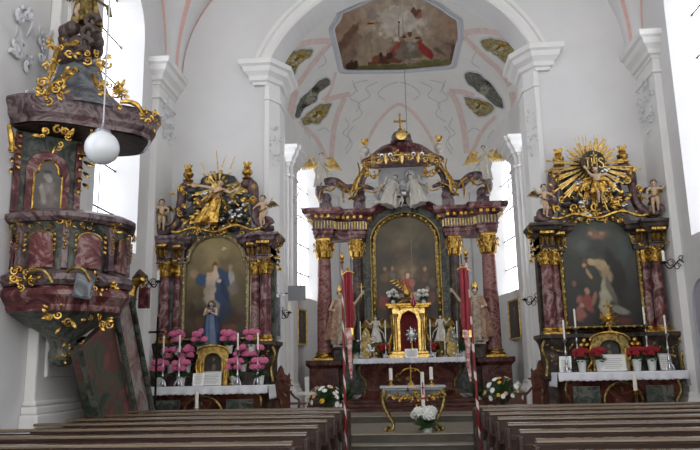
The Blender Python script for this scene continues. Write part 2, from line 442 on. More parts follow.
# apse: half ellipse plan
def apse(a, z, g=0): return V(((2.9 - g) * math.cos(a), 25.4 + (2.2 - g) * math.sin(a), z))
b = MB(); b.grid(lambda u, v: apse(PI * u, 9.6 * v), 32, 1)
b.build('wall_apse', W_, smooth=60, kind='structure')
b = MB()
pth = [tuple(apse(PI - PI * i / 24, 0).xy) for i in range(25)]
b.sweep(pth, [(o * .6, 8.15 + z * .8) for o, z in CORN])
for i in range(4):
    a = PI * (.2 + .2 * i); c = apse(a, 0)
    b.box(-.3, .3, -.06, .06, .5, 8.3, T(c.x, c.y, 0) @ RZ(a - PI / 2))
b.build('trim_%d' % k, W_, smooth=25, kind='structure'); k += 1
# choir vault: elliptical barrel then half dome
ZS, RH = 9.0, 3.3
def vault(u, v):
    th = PI * u; y = 17.25 + v * 10.4; w = 1; wx = hw(y) + .08
    if y > 24.6:
        q = min(1, (y - 24.6) / 3.05); w = math.sqrt(max(0, 1 - q * q)); wx *= w ** (1 if y > 25.4 else 1)
    return V((wx * math.cos(th), y, ZS + RH * math.sin(th) * (w ** .8)))
b = MB(); b.grid(vault, 64, 60)
vo = b.build('ceiling_choir', VP, smooth=80, kind='structure')
bvh = BVHTree.FromPolygons([tuple(v.co) for v in vo.data.vertices], [tuple(p.vertices) for p in vo.data.polygons])
def onv(px, py, off=.02):
    d = ray(px, py); h = bvh.ray_cast(CAM + d * 17.6, d)
    if h[0] is None: return CAM + d * 27
    return h[0] - d * off
# nave ceiling
b = MB(); b.grid(lambda u, v: V((5.95 * math.cos(PI * u), -4 + 20.6 * v, 11.6 + 3.0 * math.sin(PI * u))), 32, 4)
b.build('ceiling', WB, smooth=60, kind='structure')
# springers of the nave vault over the corner pilasters, with painted rose ribs
for s in (-1, 1):
    b = MB()
    def sp(u, v, s=s):
        a = u * PI / 2; r = .35 + 2.2 * v ** 2.4; z = 8.9 + 3.6 * v
        q = (abs(math.cos(a)) ** 3 + abs(math.sin(a)) ** 3) ** (-1 / 3)
        return V((s * (5.92 - r * q * math.cos(a)), 16.52 - r * q * math.sin(a), z))
    b.grid(sp, 16, 16); so = b.build('trim_%d' % k, WB, smooth=60, kind='structure'); k += 1
    for uu in ((.02, .5, .98) if s < 0 else (.5, .98)):
        r = MB(); r.grid(lambda u, v: sp(min(1, max(0, uu + (u - .5) * .14 / (1 + 1.2 * v))), v) + V((-s * .012, -.012, 0)), 3, 16)
        r.build('painted_rib', PINK2, so)
# ================================================================== ORNAMENT LIBRARY
def mb(root):
    b = MB(); b.M = (T(*root.location) @ RZ(root.rotation_euler[2])).inverted(); return b
def spiral(c, r, turns=1.3, a0=0, dirn=1, n=14, y=0, end=.2):
    out = []
    for i in range(n + 1):
        t = i / n; a = a0 + dirn * turns * 2 * PI * t; q = r * (1 - (1 - end) * t)
        out.append(V((c[0] + q * math.cos(a), c[1] + y * t, c[2] + q * math.sin(a))))
    return out
def scroll(b, c, r, tr=.25, turns=1.3, a0=0, dirn=1, n=12, y=0, m=6):
    pts = spiral(c, r, turns, a0, dirn, n, y); b.tube(pts, [r * tr * (1 - .55 * i / n) for i in range(n + 1)], m)
    b.blob(pts[-1], r * tr * .8, 6, 4)
def leaf(b, p, d, L, w, curl=.3, up=(0, -1, 0), n=5):
    p = V(p); d = V(d).normalized(); u = V(up); pts = []; rad = []
    for i in range(n + 1):
        t = i / n; pts.append(p + d * L * t + u * (curl * L * math.sin(t * PI * .8))); rad.append(max(.06, math.sin(PI * min(1, t * .92 + .08)) ** .8) * w)
    b.tube(pts, rad, 6, flat=.35, up=u)
def rocaille(b, c, w, h, seed=0, n=10, depth=.08, s=1.0):
    r = random.Random(seed); c = V(c); k = min(w, h)
    for i in range(n):
        a = r.uniform(0, 2 * PI); q = math.sqrt(r.uniform(.02, 1)); p = c + V((w / 2 * q * math.cos(a), -r.uniform(0, depth), h / 2 * q * math.sin(a)))
        t = r.random()
        if t < .45: scroll(b, p, k * r.uniform(.12, .22) * s, .3, r.uniform(.8, 1.3), a + r.uniform(-1, 1), r.choice((-1, 1)), 9, -.02, 5)
        elif t < .9:
            a2 = a + r.uniform(-.8, .8); leaf(b, p, (math.cos(a2), -.3, math.sin(a2)), k * r.uniform(.25, .45) * s, k * r.uniform(.05, .09) * s, .25)
        else: b.blob(p, k * .07 * s, 6, 5)
def garland(b, p, q, sag, r=.03, n=12, seed=1):
    p, q = V(p), V(q); rr = random.Random(seed)
    for i in range(n + 1):
        t = i / n; c = p.lerp(q, t) - V((0, .02, sag * 4 * t * (1 - t)))
        b.blob(c + V((rr.uniform(-1, 1), rr.uniform(-1, 0), rr.uniform(-1, 1))) * r * .4, r * rr.uniform(.7, 1.2), 6, 4)
        a = rr.uniform(0, 6.28); leaf(b, c, (math.cos(a), -.4, math.sin(a)), r * 2.6, r * .7, .2, n=3)
def capital(b, x, y, z0, z1, r):
    h = z1 - z0
    b.lathe([(r * 1.0, z0), (r * 1.08, z0 + .04 * h), (r * .98, z0 + .08 * h), (r, z0 + .5 * h), (r * 1.3, z0 + .9 * h)], 14, T(x, y, 0))
    q = r * 1.36; b.prismz([(x + q * math.cos(a) * (1.12 if i % 2 == 0 else .8), y + q * math.sin(a) * (1.12 if i % 2 == 0 else .8)) for i, a in enumerate([PI / 4 + j * PI / 4 for j in range(8)])], z0 + .88 * h, z1)
    for row, (zz, L, n, o) in enumerate(((.08, .5, 8, 0), (.34, .5, 8, PI / 8))):
        for i in range(n):
            a = 2 * PI * i / n + o; d = V((math.cos(a), math.sin(a), 0)); p = V((x, y, z0 + zz * h)) + d * r * (1.0 + .1 * row)
            pts = [p + V((0, 0, L * h * t)) + d * r * (.1 + .55 * t ** 3) - V((0, 0, (.22 * h if t > .9 else 0))) for t in (0, .35, .7, .9, 1.0)]
            b.tube(pts, [r * .25, r * .36, r * .3, r * .22, r * .1], 6, flat=.5, up=d)
    for i in range(4):
        a = PI / 4 + i * PI / 2; d = V((math.cos(a), math.sin(a), 0)); c = V((x, y, z0 + .76 * h)) + d * r * 1.3
        pts = [c + d * (r * .34 * (1 - .7 * t) * math.cos(PI - t * 7)) + V((0, 0, r * .34 * (1 - .7 * t) * math.sin(PI - t * 7))) for t in [j / 9 for j in range(10)]]
        b.tube(pts, [r * .14 * (1 - .4 * j / 9) for j in range(10)], 5)
def column(root, x, y, z0, z1, r, m, base_h=.24, cap_h=.66, bm=None, cm=None, label=None):
    sh = mb(root); zb, zc = z0 + base_h, z1 - cap_h
    sh.lathe([(r * (1.06 - .0 * t) if t == 0 else r * (1.0 - .14 * t ** 2), zb + (zc - zb) * t) for t in [0, .02, .1, .2, .3, .4, .5, .6, .7, .8, .9, 1.0]], 22, T(x, y, 0))
    o = sh.build('column_shaft', m, root)
    b = mb(root); b.box(x - r * 1.45, x + r * 1.45, y - r * 1.45, y + r * 1.45, z0, z0 + base_h * .3)
    b.lathe([(r * 1.4, z0 + base_h * .3), (r * 1.45, z0 + base_h * .42), (r * 1.35, z0 + base_h * .55), (r * 1.12, z0 + base_h * .62), (r * 1.12, z0 + base_h * .72), (r * 1.25, z0 + base_h * .82), (r * 1.2, z0 + base_h * .95), (r, zb)], 20, T(x, y, 0))
    b.build('column_base', bm or GOLD, root, smooth=35)
    b = mb(root); capital(b, x, y, zc, z1, r * .87); b.build('capital', cm or GOLD, root)
def putto_or_figure(): pass
# ---- capsule bodies fused to one surface
def capsule(b, p, q, r1, r2, n=8):
    p, q = V(p), V(q); d = q - p; L = d.length
    if L < 1e-6: b.blob(p, r1, n, 6); return
    M = Matrix.Translation(p) @ d.to_track_quat('Z', 'Y').to_matrix().to_4x4()
    prof = [(1e-5, -r1), (r1 * .7, -r1 * .7), (r1, 0), (r2, L), (r2 * .7, L + r2 * .7), (1e-5, L + r2)]
    b.lathe(prof, n, M)
JN = dict(head=(0, -.012, .93), neck=(0, .005, .855), chest=(0, 0, .75), belly=(0, 0, .64), pelvis=(0, .005, .54),
          shL=(-.112, 0, .815), shR=(.112, 0, .815), elL=(-.15, .01, .655), elR=(.15, .01, .655), wrL=(-.16, -.05, .52), wrR=(.16, -.05, .52),
          hiL=(-.052, 0, .52), hiR=(.052, 0, .52), knL=(-.062, -.015, .285), knR=(.062, -.015, .285), anL=(-.062, .02, .05), anR=(.062, .02, .05))
def body(root, name, H, mt, pose={}, child=False, M=None, hand_dir={}, face=(0, -1, 0), hair=None, vox=.0085):
    """one continuous carved body; joints in units of standing height, facing -y"""
    J = {k: V(v) for k, v in JN.items()}
    if child:
        for k in J: J[k] = V((J[k].x * 1.05, J[k].y, J[k].z * .93))
        J['head'] = V((0, -.02, .90)); 
    J.update({k: V(v) for k, v in pose.items()})
    g = 1.3 if child else 1.0; b = MB(); hs = 1.55 if child else 1.0
    C_ = lambda a, c, r1, r2: capsule(b, J[a], J[c], r1 * g, r2 * g)
    C_('pelvis', 'belly', .066, .056); C_('belly', 'chest', .058, .07); C_('chest', 'neck', .062, .03); capsule(b, J['neck'], J['head'], .03 * g, .03 * g)
    capsule(b, J['shL'], J['shR'], .038 * g, .038 * g)
    f = V(face).normalized(); h = J['head']; upv = (h - J['neck']).normalized(); sd = f.cross(upv).normalized(); f = upv.cross(sd).normalized()
    if f.dot(V(face)) < 0: f = -f
    R = Matrix((sd, -f, upv)).transposed().to_4x4(); R.translation = h
    b.blob((0, 0, .006 * hs), (.047 * hs, .055 * hs, .06 * hs), 12, 8, R); b.blob((0, -.018 * hs, -.028 * hs), (.032 * hs, .035 * hs, .035 * hs), 10, 6, R)
    b.blob((0, -.058 * hs, -.008 * hs), (.009 * hs, .014 * hs, .016 * hs), 8, 6, R); b.blob((0, -.05 * hs, -.033 * hs), (.016 * hs, .01 * hs, .007 * hs), 8, 5, R)
    b.blob((0, -.047 * hs, .012 * hs), (.03 * hs, .01 * hs, .007 * hs), 8, 5, R)
    for s in (-1, 1): b.blob((s * .049 * hs, 0, 0), (.008 * hs, .014 * hs, .018 * hs), 6, 5, R)
    for s in 'LR':
        C_('sh' + s, 'el' + s, .034, .025); C_('el' + s, 'wr' + s, .026, .016)
        C_('pelvis', 'hi' + s, .058, .056); C_('hi' + s, 'kn' + s, .054, .035); C_('kn' + s, 'an' + s, .036, .019)
        sg = -1 if s == 'L' else 1
        an = J['an' + s]; kn = J['kn' + s]; toe = pose.get('toe' + s)
        toe = V(toe) if toe else an + V((sg * .02, -.1, -.025 if abs((kn - an).normalized().z) > .6 else -.06))
        capsule(b, an, toe, .02 * g, .014 * g)
        w = J['wr' + s]; d = (w - J['el' + s]).normalized(); d = V(hand_dir.get(s, d)).normalized()
        side = d.cross(V((0, 1, 0)));
        if side.length < .1: side = V((1, 0, 0))
        side.normalize(); nrm = side.cross(d).normalized(); pc = w + d * .04
        for q in (-.4, .4): capsule(b, w + side * q * .02, pc + side * q * .03, .011 * g, .011 * g, 6)
        for q, L in ((-1.1, .034), (-.37, .042), (.37, .039), (1.1, .03)):
            a = pc + side * q * .017 + d * .008; m_ = a + d * L * .55 + nrm * .004; capsule(b, a, m_, .0085, .008, 6); capsule(b, m_, m_ + d * L * .4 + nrm * .016, .008, .007, 6)
        th = w + d * .012 - side * sg * .016; capsule(b, th, th - side * sg * .022 + d * .024, .0095, .0085, 6); capsule(b, th - side * sg * .022 + d * .024, th - side * sg * .02 + d * .045, .0085, .007, 6)
    mm = (M or Matrix.Identity(4)) @ S(H, H, H)
    b.v = [mm @ p for p in b.v]
    o = b.build(name, mt, root, smooth=0)
    md = o.modifiers.new('fuse', 'REMESH'); md.mode = 'VOXEL'; md.voxel_size = vox * H; md.use_smooth_shade = True
    sm = o.modifiers.new('soft', 'SMOOTH'); sm.factor = .5; sm.iterations = 2
    bake(o)
    for p in o.data.polygons: p.use_smooth = True
    e = MB()
    for s in (-1, 1): e.blob((s * .019 * hs, -.05 * hs, .002 * hs), (.008 * hs, .006 * hs, .005 * hs), 6, 4, mm @ R)
    e.build('eyes', HAIR, o)
    hb = MB(); rr = random.Random(3); HM = mm @ R
    for i in range(26):
        a = rr.uniform(0, 2 * PI); z = rr.uniform(-.2, 1); c = math.sqrt(1 - z * z)
        y_ = c * math.sin(a)
        if y_ < -.35 and z < .55: continue
        hb.blob((.046 * hs * c * math.cos(a), .052 * hs * y_ + .004, .012 * hs + .055 * hs * z), .02 * hs, 6, 4, HM)
    hb.build('hair', hair or HAIR, o)
    return o, J, mm
def skirt(b, mm, top, bot, rt, rb, folds=11, seed=0, n=44, m=9, sq=.8, a0=0, a1=2 * PI, amp=.12):
    "draped cloth from point top to point bot"
    top, bot = V(top), V(bot); vs = []; fs = []; full = abs(a1 - a0 - 2 * PI) < 1e-6; k = n if full else n + 1
    for j in range(m + 1):
        t = j / m; c = top.lerp(bot, t); r = rt + (rb - rt) * t ** .8
        for i in range(k):
            a = a0 + (a1 - a0) * i / n
            q = 1 + amp * (.3 + t) * math.sin(a * folds + seed + 1.2 * math.sin(2 * t + seed)) + .06 * math.sin(3 * a + seed + 4 * t)
            vs.append(c + V((r * q * math.cos(a), r * q * sq * math.sin(a), .012 * math.sin(a * folds * .5 + seed) * t)))
    for j in range(m):
        for i in range(n):
            i2 = (i + 1) % k; fs.append((j * k + i, j * k + i2, (j + 1) * k + i2, (j + 1) * k + i))
    if full: fs.append(tuple(range(k))); fs.append(tuple(m * k + i for i in range(k)))
    vs = [mm @ v for v in vs]; return b.add(vs, fs)
def ribbon(b, mm, pts, w, th=.012, wav=.4, n=4):
    "thick band of cloth along points"
    P_ = [V(p) for p in pts]; b.tube([mm @ p for p in resample3(P_, 16)], [w * mm.to_scale().x * (1 + wav * .3 * math.sin(i * 1.7)) for i in range(16)], 8, flat=.4)
def resample3(pts, n):
    L = [0]
    for a, c in zip(pts, pts[1:]): L.append(L[-1] + (c - a).length)
    out = []; k = 0
    for i in range(n):
        d = L[-1] * i / (n - 1)
        while k < len(L) - 2 and L[k + 1] < d: k += 1
        out.append(pts[k].lerp(pts[k + 1], min(1, (d - L[k]) / max(1e-9, L[k + 1] - L[k]))))
    return out
def smooth_path(pts, n=24):
    "Catmull-Rom"
    P_ = [V(p) for p in pts]; P_ = [P_[0]] + P_ + [P_[-1]]; out = []; m = len(P_) - 3
    for s in range(n + 1):
        u = s / n * m; i = min(m - 1, int(u)); t = u - i; a, b_, c, d = P_[i:i + 4]
        out.append(.5 * ((2 * b_) + (c - a) * t + (2 * a - 5 * b_ + 4 * c - d) * t * t + (3 * b_ - a - 3 * c + d) * t ** 3))
    return out
def wing(b, mm, root_p, tip, down, n=7, w=.03):
    "feathered wing: feathers fan from the bone root-tip towards down"
    r0, t0, dn = V(root_p), V(tip), V(down)
    b.tube([mm @ r0, mm @ r0.lerp(t0, .5) + mm.to_3x3() @ V((0, .02, .01)), mm @ t0], [.022 * mm.to_scale().x, .024 * mm.to_scale().x, .01 * mm.to_scale().x], 6)
    for i in range(n):
        t = i / (n - 1); p = r0.lerp(t0, .12 + .88 * t); d = dn * (.65 + .5 * t) + (t0 - r0) * (.25 + .4 * t)
        pts = [mm @ (p + d * q + V((0, .03 * math.sin(q * 3), 0))) for q in (0, .25, .55, .85, 1)]
        sc_ = mm.to_scale().x; b.tube(pts, [w * .5 * sc_, w * sc_, w * sc_, w * .7 * sc_, .004], 6, flat=.22, up=mm.to_3x3() @ V((0, 1, 0)))
def candle(parent_thing, x, y, z, h, r=.016, name='candle'):
    b = mb(parent_thing); b.lathe([(r, z), (r, z + h - .01), (r * .7, z + h), (1e-4, z + h - .006)], 10, T(x, y, 0)); b.cyl((x, y, z + h - .01), (x, y, z + h + .018), .0025, n=4)
    return b.build(name, WAX, parent_thing)
def candlestick(label, loc, hs, hc, mt, r=.075, group=None, rc=.017):
    t = thing('altar_candlestick', label, 'candlestick', loc, 0, group)
    b = MB()
    for i in range(3):
        a = PI / 2 + i * 2 * PI / 3; d = V((math.cos(a), math.sin(a), 0))
        b.tube([d * r * .25 + V((0, 0, hs * .2)), d * r * .8 + V((0, 0, hs * .12)), d * r + V((0, 0, hs * .03)), d * r * 1.15 + V((0, 0, .0))], [r * .2, r * .25, r * .22, r * .12], 6)
    b.lathe([(r * .5, hs * .06), (r * .45, hs * .14), (r * .2, hs * .24)], 10); b.build('foot', mt, t)
    b = MB(); s = hs
    b.lathe([(r * .18, s * .2), (r * .34, s * .27), (r * .38, s * .33), (r * .16, s * .38), (r * .14, s * .5), (r * .3, s * .56), (r * .3, s * .62), (r * .12, s * .68), (r * .12, s * .84), (r * .28, s * .9), (r * .6, s * .96), (r * .66, s), (r * .3, s), (1e-4, s)], 12)
    b.build('stem', mt, t); candle(t, *(t.location.x, t.location.y, t.location.z + hs), hc, rc)
    return t
def pot(b, r, h):
    b.lathe([(r * .68, 0), (r * .72, h * .1), (r * .92, h * .85), (r * 1.03, h * .87), (r * 1.05, h), (r * .93, h), (r * .9, h * .85), (1e-4, h * .84)], 18)
def flower_pot(name, label, loc, mt_flower, nb=7, R=.26, H=.2, hb=.07, pr=.095, ph=.17, group=None, seed=0, cat='potted plant', pm=None, rot=0, base_z=.1):
    t = thing(name, label, cat, loc, rot, group); r = random.Random(seed)
    b = MB(); pot(b, pr, ph); b.build('pot', pm or POTW, t)
    b = MB()
    for i in range(46):
        a = r.uniform(0, 2 * PI); e = r.uniform(-.35, .7); L = R * r.uniform(.45, .95); d = V((math.cos(a) * math.cos(e), math.sin(a) * math.cos(e), math.sin(e)))
        leaf(b, V((0, 0, ph + base_z * .3)) + d * R * .12, d, L, R * .17, -.2, up=(0, 0, 1), n=4)
    for i in range(6): b.cyl((0, 0, ph * .7), (r.uniform(-.5, .5) * R, r.uniform(-.5, .5) * R, ph + base_z), .006, n=4)
    b.build('leaves', LEAF, t)
    for i in range(nb):
        a = 2 * PI * i / max(1, nb) + r.uniform(-.3, .3); q = R * (.75 if i else .05) * r.uniform(.8, 1.0)
        c = V((q * math.cos(a), q * math.sin(a) * .8, ph + base_z + (H * (.9 if i % 2 else .1) if i else H * 1.15) * r.uniform(.8, 1.1)))
        f = MB()
        for j in range(38):
            th = math.acos(1 - 1.6 * (j + .5) / 38); ps = j * 2.399; d = V((math.sin(th) * math.cos(ps), math.sin(th) * math.sin(ps), math.cos(th)))
            f.blob(c + V((d.x * hb, d.y * hb, d.z * hb * .9)), hb * .24, 5, 3)
        f.blob(c, (hb * .9, hb * .9, hb * .82), 8, 6)
        f.build('flower_head', mt_flower, t)
    return t
def framed_arch(w, zs, zt, n=16, shoulder=.0):
    "half width w, spring zs, top zt"
    return [(w * math.cos(PI * i / n), zs + (zt - zs) * math.sin(PI * i / n)) for i in range(n + 1)]
# ================================================================== VAULT PAINTINGS
def cast2(x, y): return onv(x, y)
FO = [(368, 0), (349, 9), (341, 12), (339, 19), (332.5, 28), (333, 32), (342, 70), (346, 71), (400, 70.5), (449, 66.5), (453, 65), (458, 43), (460, 38), (459, 20), (455, 17), (450, 14), (442, 8), (428, 0), (415, -6), (400, -8), (382, -6)]
def fb(x, y):
    t = min(1, max(0, (y + 8) / 78)); s = abs(x - 398) / 62
    a = [.70, .64, .57]; c = [.60, .52, .44]; e = [.56, .42, .33]
    q = [a[i] * (1 - t) + c[i] * t for i in range(3)]; k = max(0, s - .45) * 1.5 * (1 - t * .6); k = min(1, k)
    return [q[i] * (1 - k) + e[i] * k for i in range(3)]
fres = painter(fb, [(400, 22, 32, 20, 0, 'c6bcae', .8), (372, 14, 9, 5, 20, '9a8c80', .5), (372, 23.5, 8, 1.8, 0, 'a98a5e', .5), (371, 23.5, 4, 1, 0, '5f3a1c', .5), (417, 14, 7, 4.5, 30, '8d6a58', .6), (414, 12, 3, 5, -30, '6b4a3c', .5), (419, 11, 2.5, 2, 0, '7d4636', .5),
    (350, 50, 9, 24, 25, '84705f', .6), (346, 40, 5, 26, 35, '6f5645', .6), (365, 45, 8, 16, 20, '938371', .5), (445, 48, 14, 14, 0, '8b7768', .7), (440, 52, 10, 2, 35, '6d5d51', .5), (449, 44, 9, 1.5, 15, '77665a', .5), (452, 52, 2, 14, 10, '655041', .5),
    (408, 50, 22, 13, 0, '7f7060', .5), (396, 47, 3, 10, 40, '9b5248', .5), (393, 53, 3, 5, 20, '8a4a40', .5), (424, 49, 4.5, 11, -35, '8c3a34', .45), (430, 55, 4, 5, -30, '84342f', .5), (410, 39, 9, 3, 0, 'b09c80', .5), (410, 34, 3, 3, 0, '6a4636', .5), (404, 37, 3, 1.5, 0, '5c4030', .5), (418, 38, 4, 1.5, 10, '5f4636', .5), (411, 46, 4, 5, 0, '8d8a80', .5), (409, 55, 9, 5, 0, '6e685a', .6),
    (384, 60, 14, 5, -8, '553a2e', .6), (376, 59, 5, 4, -30, '7a4a34', .5), (389, 56, 4, 4, 0, '4e3327', .5), (381, 55, 2, 3, 0, '3d281e', .5), (395, 61, 9, 3, 0, '6b4936', .5), (372, 64, 5, 3, 0, '6e3f30', .5),
    (400, 69, 62, 5, 0, '5d5a38', .4), (430, 64, 30, 4.5, -6, '6e6a45', .6), (352, 66, 7, 5, 0, '3c2c20', .4), (420, 59, 12, 1.2, 0, 'a89874', .6), (399, 31, .5, 9, 0, '4a3424', .3), (399, 22, 1.2, 1.2, 0, '4a3424', .3)], .07, .12, 3)
t = patch('ceiling_fresco', FO, cast2, fres, n=240, m=70, mt=FRESCO)
tag(t, 'large painted sky fresco in a curved moulded frame on the choir vault', 'ceiling painting')
b = MB(); fr = [onv(p.x, p.y, .03) for p in resample(FO, 120)]; b.tube(fr, .07, 6, closed=True)
fr = [onv(p.x, p.y, .03) for p in resample([(398 + (x - 398) * 1.045, 30 + (y - 30) * 1.06) for x, y in FO], 120)]; b.tube(fr, .035, 6, closed=True)
b.build('frame', mat('pale_blue_grey_stucco', 'c9ccd3', .8), t)
GB = lambda x, y: hexc('8f8154')
def med(cx, cy, kind, sd):
    if kind == 'g': return painter('968a62', [(cx, cy, 9, 5, -25, 'b3a984', .6), (cx - 4, cy + 6, 5, 4, 30, '7a6e44', .5), (cx + 4, cy - 3, 5, 2, 10, '93701f', .5), (cx - 1, cy + 1, 6, 1.5, -40, '5e5433', .5), (cx - 3, cy + 4, 3, 3, 0, 'a8a086', .6)], .14, .5, sd)
    return painter('6c6b63', [(cx, cy, 5, 10, 30, '918f84', .6), (cx + 4, cy - 8, 5, 4, 0, '3f3c30', .6), (cx - 6, cy + 10, 5, 5, 0, '3c3b2c', .6), (cx, cy + 2, 2, 8, 35, '8d8878', .5)], .14, .5, sd)
meds = [('g', [(280, 57), (289, 51), (301, 48.5), (312, 48.5), (313, 52), (309, 58), (301, 63), (293, 76), (288, 74), (280, 64)], 'gold-brown painted cartouche at upper left of the choir vault beside the arch'),
        ('d', [(328, 77), (331, 84), (320, 92), (315, 103), (305, 108), (299, 119), (294, 115), (297, 105), (300, 98), (312, 87), (320, 79)], 'dark grey painted cartouche left of the fresco on the choir vault'),
        ('g', [(332, 103), (328, 113), (319, 124), (312, 124), (304, 126), (301, 119), (309, 111), (319, 104)], 'gold-brown painted cartouche at lower left of the vault above the left window'),
        ('g', [(480, 40), (489, 37.5), (501, 39.5), (511, 43), (516, 51), (507, 63), (500, 59), (492, 53), (484, 49)], 'gold-brown painted cartouche at upper right of the choir vault beside the arch'),
        ('d', [(465, 72), (476, 72), (488, 80), (497, 90), (504, 103), (503, 109), (495, 106), (484, 96), (473, 88), (465, 80)], 'dark grey painted cartouche right of the fresco on the choir vault'),
        ('g', [(464, 96), (480, 99), (494, 105), (492, 113), (480, 117), (471, 110), (466, 104)], 'gold-brown painted cartouche at lower right of the vault above the right window')]
for i, (kd, o_, lb) in enumerate(meds):
    o_ = [(p.x + .5 * math.sin(j * 1.3), p.y + .5 * math.cos(j * 1.7)) for j, p in enumerate(smooth_path([(x, y, 0) for x, y in o_ + o_[:1]], 44)[:-1])]
    cx = sum(p[0] for p in o_) / len(o_); cy = sum(p[1] for p in o_) / len(o_)
    t = patch('ceiling_painting', o_, lambda x, y: onv(x, y, .03), med(cx, cy, kd, i * 3.1), n=60, m=16, mt=FRESCO); tag(t, lb, 'ceiling painting', 'painted cartouches on the choir vault')
    b = MB(); q = [onv(p.x, p.y, .03) for p in resample(o_, 48)]; b.tube(q, .03, 5, closed=True); b.build('frame', STUC, t)
def band(b, pts, w, off=.012):
    if not hasattr(w, '__len__'): w = [w] * 24
    c = smooth_path([(x, y, 0) for x, y in pts], 23); vs = []; fs = []
    for i, p in enumerate(c):
        a = c[max(0, i - 1)]; d = c[min(23, i + 1)]; t = (d - a); t = V((t.x, t.y)).normalized(); n = V((-t.y, t.x)) * w[i] / 2
        for q in (-1, 0, 1): vs.append(onv(p.x + n.x * q, p.y + n.y * q, off))
    for i in range(23):
        for q in (0, 1): fs.append((i * 3 + q, i * 3 + q + 1, i * 3 + q + 4, i * 3 + q + 3))
    b.add(vs, fs)
b = MB()
for pts, w in [([(403, 104), (393, 107), (379, 121), (368, 140), (361, 160)], 3.2), ([(396, 104), (406, 107), (420, 121), (432, 140), (439, 160)], 3.2),
    ([(345, 97), (339, 111), (334, 129), (331, 161)], 5), ([(299, 121), (317, 140), (328, 162)], 4), ([(350, 94), (336, 97), (324, 101)], 5),
    ([(278, 54), (292, 47), (311, 42), (331, 41)], 6), ([(331, 43), (320, 55), (309, 69), (297, 86)], 5), ([(296, 90), (291, 110), (289, 135)], 7), ([(336, 72), (330, 92), (322, 100)], 3),
    ([(464, 33), (480, 31), (496, 33), (511, 40)], 6), ([(464, 37), (480, 53), (499, 70), (510, 86)], 5), ([(449, 91), (457, 103), (463, 125), (467, 153)], 6),
    ([(449, 91), (462, 92), (474, 96)], 5), ([(496, 116), (482, 132), (470, 157)], 4), ([(512, 92), (515, 110), (516, 130)], 7)]:
    band(b, pts, w)
b.build('painted_bands', PINK, vo)
b = MB()
for sx in (-1, 1):
    X = lambda x: 399 + sx * (x - 399)
    for pts in ([(345, 118), (349, 126), (343, 133), (350, 140), (345, 150)], [(420, 82), (432, 88), (428, 96), (440, 104), (436, 114), (446, 122)], [(400, 82), (412, 86), (420, 94), (413, 100)], [(430, 80), (444, 84), (440, 92)],
                [(312, 110), (318, 112), (322, 106)], [(352, 80), (356, 90), (350, 98), (360, 104), (356, 112)], [(444, 126), (450, 134), (446, 144), (452, 154)], [(304, 130), (310, 138), (306, 146)], [(318, 68), (326, 62), (322, 52)], [(330, 132), (324, 128), (318, 131)]):
        band(b, [(X(x), y) for x, y in pts], 1.0)
b.build('painted_scrollwork', GREYV, vo)
# stucco cartouches on walls
def stucco(c, w, h, seed, axis, nm='stucco_ornament', lb=''):
    t = MB(); rr = MB(); rocaille(rr, (0, 0, 0), w, h, seed, 34, .03, .5)
    M = T(*c) @ (RZ(axis))
    t.add([M @ p for p in rr.v], rr.f); o = t.build(nm, STUC); tag(o, lb, 'stucco ornament'); return o
stucco(P(60, 62, 12.0) * 1 + V((0, 0, 0)) if False else PXw(35, 60, -5.86), 1.3, 1.9, 1, PI / 2, lb='large white stucco scroll ornament on left wall behind pulpit canopy')
stucco(V((-5.7, 15.85, 7.6)), .75, 1.3, 2, PI / 2, lb='white stucco scroll ornament below the capital left of the side altar')
stucco(V((5.7, 15.85, 7.5)), .8, 1.3, 3, -PI / 2, lb='white stucco scroll ornament below the capital right of the side altar')
for s, nm in ((-1, 'left'), (1, 'right')):
    stucco(V((s * 3.17, 16.62, 7.2)), .4, 1.2, 4 + s, -s * .95, lb='upper stucco ornament on the %s pier of the choir arch' % nm)
    stucco(V((s * 3.3, 20.7, 6.5)), .45, 1.1, 7 + s, -s * .1, lb='stucco ornament on the %s pier between the choir windows' % nm)
DARKC = marble('brown_column_marble', [(.35, '2c2522'), (.5, '4d3f37'), (.6, '6b594c'), (.68, '3a2a27')], 2.2, .2, 2)
ROBE = mat('worn_white_robe', 'b9ad9b', .6, c2='8a7860', vscale=9)
COPE = mat('rose_gilded_cope', 'ad9376', .5, .2, c2='8a5a50', vscale=10)
